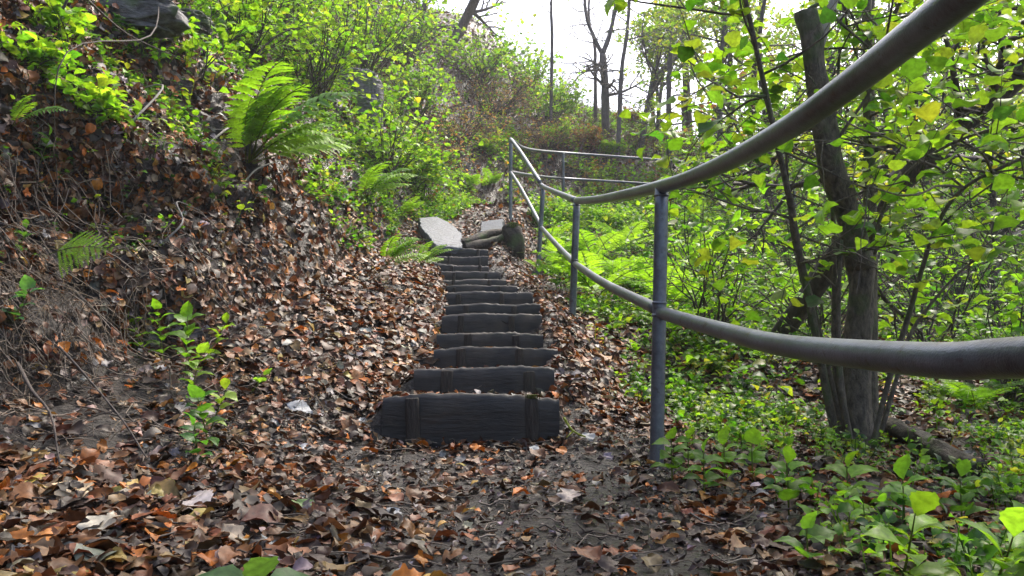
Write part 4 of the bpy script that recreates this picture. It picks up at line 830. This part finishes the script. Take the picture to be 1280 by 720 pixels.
sprig(205, 425, None, .15, 'taller thin seedling at the upper left of the seedling group', 9, .055, (.16, .30, .04), seed=27, lean=(-.3, 0))
sprig(840, 590, 2.75, .16, 'leafy plant hiding the right side of the nearest post foot', 12, .06, (.16, .31, .04), seed=28)
sprig(880, 600, 2.5, .15, 'leafy plant a little in front of the nearest post foot', 11, .06, (.13, .28, .04), seed=29)
sprig(940, 570, 2.7, .15, 'leafy plant halfway between the nearest post and the hazel', 10, .06, (.15, .30, .04), seed=30)
sprig(12, 420, None, .12, 'bluish green plant at the left edge of the photo', 8, .06, (.08, .20, .09), seed=5, lean=(.3, 0))
sprig(310, 492, None, .08, 'tiny seedling right of the leafy one on the bank', 4, .05, (.14, .27, .05), seed=6, lean=(.6, -.2))
sprig(280, 722, 1.52, .06, 'broad low green leaves at the bottom edge left of the path', 7, .12, (.10, .20, .07), seed=7, lean=(.8, -.1), tpl='oval')
sprig(1125, 700, 1.6, .16, 'large serrated light green leaves at the bottom right', 6, .085, (.19, .34, .04), seed=8, lean=(0, -.3), tpl='oval')
sprig(1235, 712, 1.55, .13, 'large green leaves nearest the bottom right corner', 5, .085, (.17, .32, .04), seed=9, lean=(.1, -.3), tpl='oval')
sprig(1010, 705, 1.75, .10, 'low green leaves on the litter left of the large serrated leaves', 6, .06, (.12, .26, .04), seed=10)
sprig(905, 560, 2.6, .17, 'bright nettle-like plant right of the nearest post foot', 10, .06, (.18, .34, .04), seed=11)
sprig(860, 560, 2.75, .15, 'bright leafy plant against the nearest post foot', 9, .055, (.17, .32, .04), seed=12)
sprig(985, 610, 2.2, .15, 'leafy plant between the nearest post and the hazel foot', 9, .06, (.15, .30, .04), seed=13)
sprig(1060, 620, 2.1, .16, 'leafy plant in front of the hazel foot', 9, .07, (.17, .32, .04), seed=14)
sprig(1130, 635, 2.0, .14, 'leafy plant in front and right of the hazel foot', 9, .075, (.13, .28, .04), seed=15)
sprig(1200, 600, 2.3, .15, 'leafy plant near the lower end of the fallen log', 9, .07, (.10, .22, .04), seed=16)
def fallen(px, py, size, col, kind, label, seed, spin):
    p = hit(px, py); q, nn = locate(p[0], p[1]); q = q+nn*.03; m = MB(); t = leaf_t(16, kind, .25, .25, .12, seed, 3, True)
    nr = unit(nn+np.array([[0, -.35, .1]])); scatter(m, t, q, frame_n(nr, np.array([spin])), np.array([size]), np.array([col]), np.array([1.15]))
    return tag(m.build('fallen_leaf', M_litter, None, True, origin=q[0]), label, 'leaf')
fallen(371, 519, .125, (.27, .28, .30), 'oval', 'large pale bluish fallen leaf left of the lowest step', 1, 1.2)
fallen(377, 570, .07, (.27, .28, .30), 'oval', 'small pale leaf below the large pale bluish one', 11, .7)
fallen(378, 645, .10, (.10, .16, .05), 'oval', 'green fallen leaf lying on the litter left of the path', 2, 2.2)
fallen(88, 625, .13, (.50, .38, .24), 'oak', 'big tan lobed leaf in the bottom left litter', 3, .3)
fallen(125, 675, .13, (.42, .38, .30), 'oak', 'big greyish lobed leaf below the tan one', 4, 1.5)
fallen(240, 640, .11, (.46, .40, .37), 'round', 'pinkish grey round leaf in the bottom left litter', 5, 2.5)
fallen(668, 570, .06, (.28, .30, .32), 'oval', 'pale oval leaf on the mud at the foot of the lowest step', 6, 1.4)
fallen(702, 572, .065, (.42, .15, .03), 'oval', 'orange leaf right of the pale oval one below the steps', 7, 1.7)
fallen(733, 554, .06, (.25, .26, .27), 'round', 'pale leaf right of the lowest step near the nearest post', 8, .5)
fallen(55, 690, .11, (.40, .17, .05), 'oval', 'russet leaf near the bottom left corner', 9, 1.0)
fallen(712, 633, .10, (.40, .33, .28), 'oak', 'crumpled grey brown leaf in the middle of the path', 10, 1.2)
def stick(pl, r, label, col=M_palebark, name='fallen_branch', lift=.06, twigs=3, seed=0):
    rs = random.Random(seed); P = [];
    for px, py, l in pl:
        b, nn = bank_pt(px, py); P.append(b+nn*l)
    P = catmull(P, 5); m = MB(); tube(m, P, np.linspace(r, r*.4, len(P)), 7, rough=.2); e = empty(name, P[0], label, 'branch')
    m.build('main_stem', col, e)
    for k in range(twigs):
        out = []; i = int(rs.uniform(.3, .9)*(len(P)-1)); s = np.array([rs.gauss(0, 1), rs.gauss(-.4, .5), rs.gauss(.3, .7)]); grow_branch(P[i], s, rs.uniform(.1, .3), r*.4, 0, out, [], 5, .25, 0, 2, .5, .4, rs); m = MB(); build_branches(m, out, 5); m.build('twig', col, e)
    return e
stick([(225, 212, .04), (265, 185, .14), (300, 152, .20), (312, 122, .22), (305, 95, .16)], .009, 'curved pale branch rising left of the big bank fern', seed=1)
stick([(295, 235, .05), (302, 218, .14), (320, 208, .16)], .008, 'short pale hooked twig just below the curved pale branch', seed=2, twigs=0)
stick([(0, 30, .3), (80, 45, .3), (160, 75, .25), (215, 98, .1)], .008, 'long dark thin branch across the top left of the bank', M_darkbark, seed=3, twigs=5)
stick([(60, 450, .1), (100, 500, .12), (150, 560, .1), (185, 590, .05)], .006, 'thin straight stick sloping down the near left bank', M_darkbark, seed=4)
stick([(160, 10, .3), (120, 60, .35), (75, 130, .3), (60, 190, .1)], .006, 'thin dark twig arching below the top left rocks', M_darkbark, seed=5, twigs=3)
stick([(165, 165, .05), (178, 130, .14), (181, 112, .18)], .008, 'short grey upright twig above the dark hollow', seed=6, twigs=1)
stick([(0, 470, .1), (30, 520, .1), (68, 560, .12), (75, 600, .05)], .007, 'brown root trailing down the bank at the left edge', M_darkbark, seed=7, twigs=2)
stick([(215, 300, .03), (228, 285, .1), (232, 250, .1), (250, 262, .05)], .006, 'small crooked root under the dark hollow', seed=8, twigs=1)
e = empty('fallen_log', at(1165, 545, 3.4), 'grey mossy log lying on the ground right of the hazel foot', 'log')
a, b = at(1098, 520, 3.9), at(1225, 590, 2.9); a[2] = ground(a[0], a[1])[2]+.05; b[2] = ground(b[0], b[1])[2]+.055
m = MB(); tube(m, catmull([a, (a+b)/2+[0, 0, .01], b], 8), np.linspace(.040, .050, 17), 14, rough=.4); m.build('bark', M_log, e)
e = empty('mossy_twig', at(700, 540, 3.3), 'forked yellow-green mossy twig at the right end of the lowest step', 'twig')
m = MB(); tube(m, catmull([at(705, 522, 3.3), at(713, 535, 3.27), at(722, 542, 3.22), at(732, 546, 3.18)], 4), np.linspace(.006, .003, 13), 6, (.26, .30, .05)); tube(m, [at(716, 539, 3.26), at(708, 547, 3.2)], [.004, .002], 6, (.26, .30, .05)); m.build('stem', M_green, e)

# ------------------------------------------------------------------ light, sky, camera
SUN_EL, SUN_AZ = radians(56), radians(36)    # azimuth clockwise from +Y (ahead)
w = bpy.data.worlds.new('World'); scn.world = w; w.use_nodes = True; ns = w.node_tree.nodes; L = w.node_tree.links
sk = ns.new('ShaderNodeTexSky'); sk.sky_type = 'NISHITA'; sk.sun_disc = False; sk.sun_elevation = SUN_EL; sk.sun_rotation = SUN_AZ; sk.dust_density = 6.0; sk.air_density = 1.0; sk.ozone_density = .6; sk.altitude = 100
L.new(sk.outputs[0], ns['Background'].inputs['Color']); ns['Background'].inputs['Strength'].default_value = .15
sl = bpy.data.lights.new('sun', 'SUN'); sl.energy = 1.5; sl.angle = radians(12); sl.color = (1, .95, .86); so = bpy.data.objects.new('sun', sl); COL.objects.link(so)
from mathutils import Vector
sd_ = Vector((sin(SUN_AZ)*cos(SUN_EL), cos(SUN_AZ)*cos(SUN_EL), sin(SUN_EL))); so.rotation_euler = sd_.to_track_quat('Z', 'Y').to_euler(); so.location = sd_*40
cam = bpy.data.cameras.new('camera'); co = bpy.data.objects.new('camera', cam); COL.objects.link(co); cam.lens = 27.0; cam.sensor_width = 36; cam.clip_start = .05; cam.clip_end = 300
co.rotation_euler = (pi/2+PITCH, 0, 0); scn.camera = co
scn.view_settings.view_transform = 'Standard'; scn.view_settings.look = 'None'; scn.view_settings.exposure = 1.55; scn.view_settings.gamma = 1
hm = MB(); x0, x1, y0, y1, z0, z1 = -34, 44, -14, 74, float(GP[..., 2].min())-1, 26
hm.add([(x, y, z) for z in (z0, z1) for y in (y0, y1) for x in (x0, x1)], [[0, 2, 3, 1], [4, 5, 7, 6], [0, 1, 5, 4], [2, 6, 7, 3], [0, 4, 6, 2], [1, 3, 7, 5]])
mm = bpy.data.materials.new('thin haze'); mm.use_nodes = True; nn_ = mm.node_tree; nn_.nodes.remove(nn_.nodes['Principled BSDF']); pv = nn_.nodes.new('ShaderNodeVolumePrincipled'); pv.inputs['Color'].default_value = (.95, .96, 1, 1); pv.inputs['Density'].default_value = .0018; pv.inputs['Anisotropy'].default_value = .3  # haze volume added to stand in for camera glare on the far hill
nn_.links.new(pv.outputs[0], nn_.nodes['Material Output'].inputs['Volume'])
if HAZE: tag(hm.build('haze', mm, None, False), 'pale thin haze added for glare over the hillside', None, None, 'stuff')
tot = sum(len(o.data.polygons) for o in bpy.data.objects if o.type == 'MESH'); print('faces', tot)
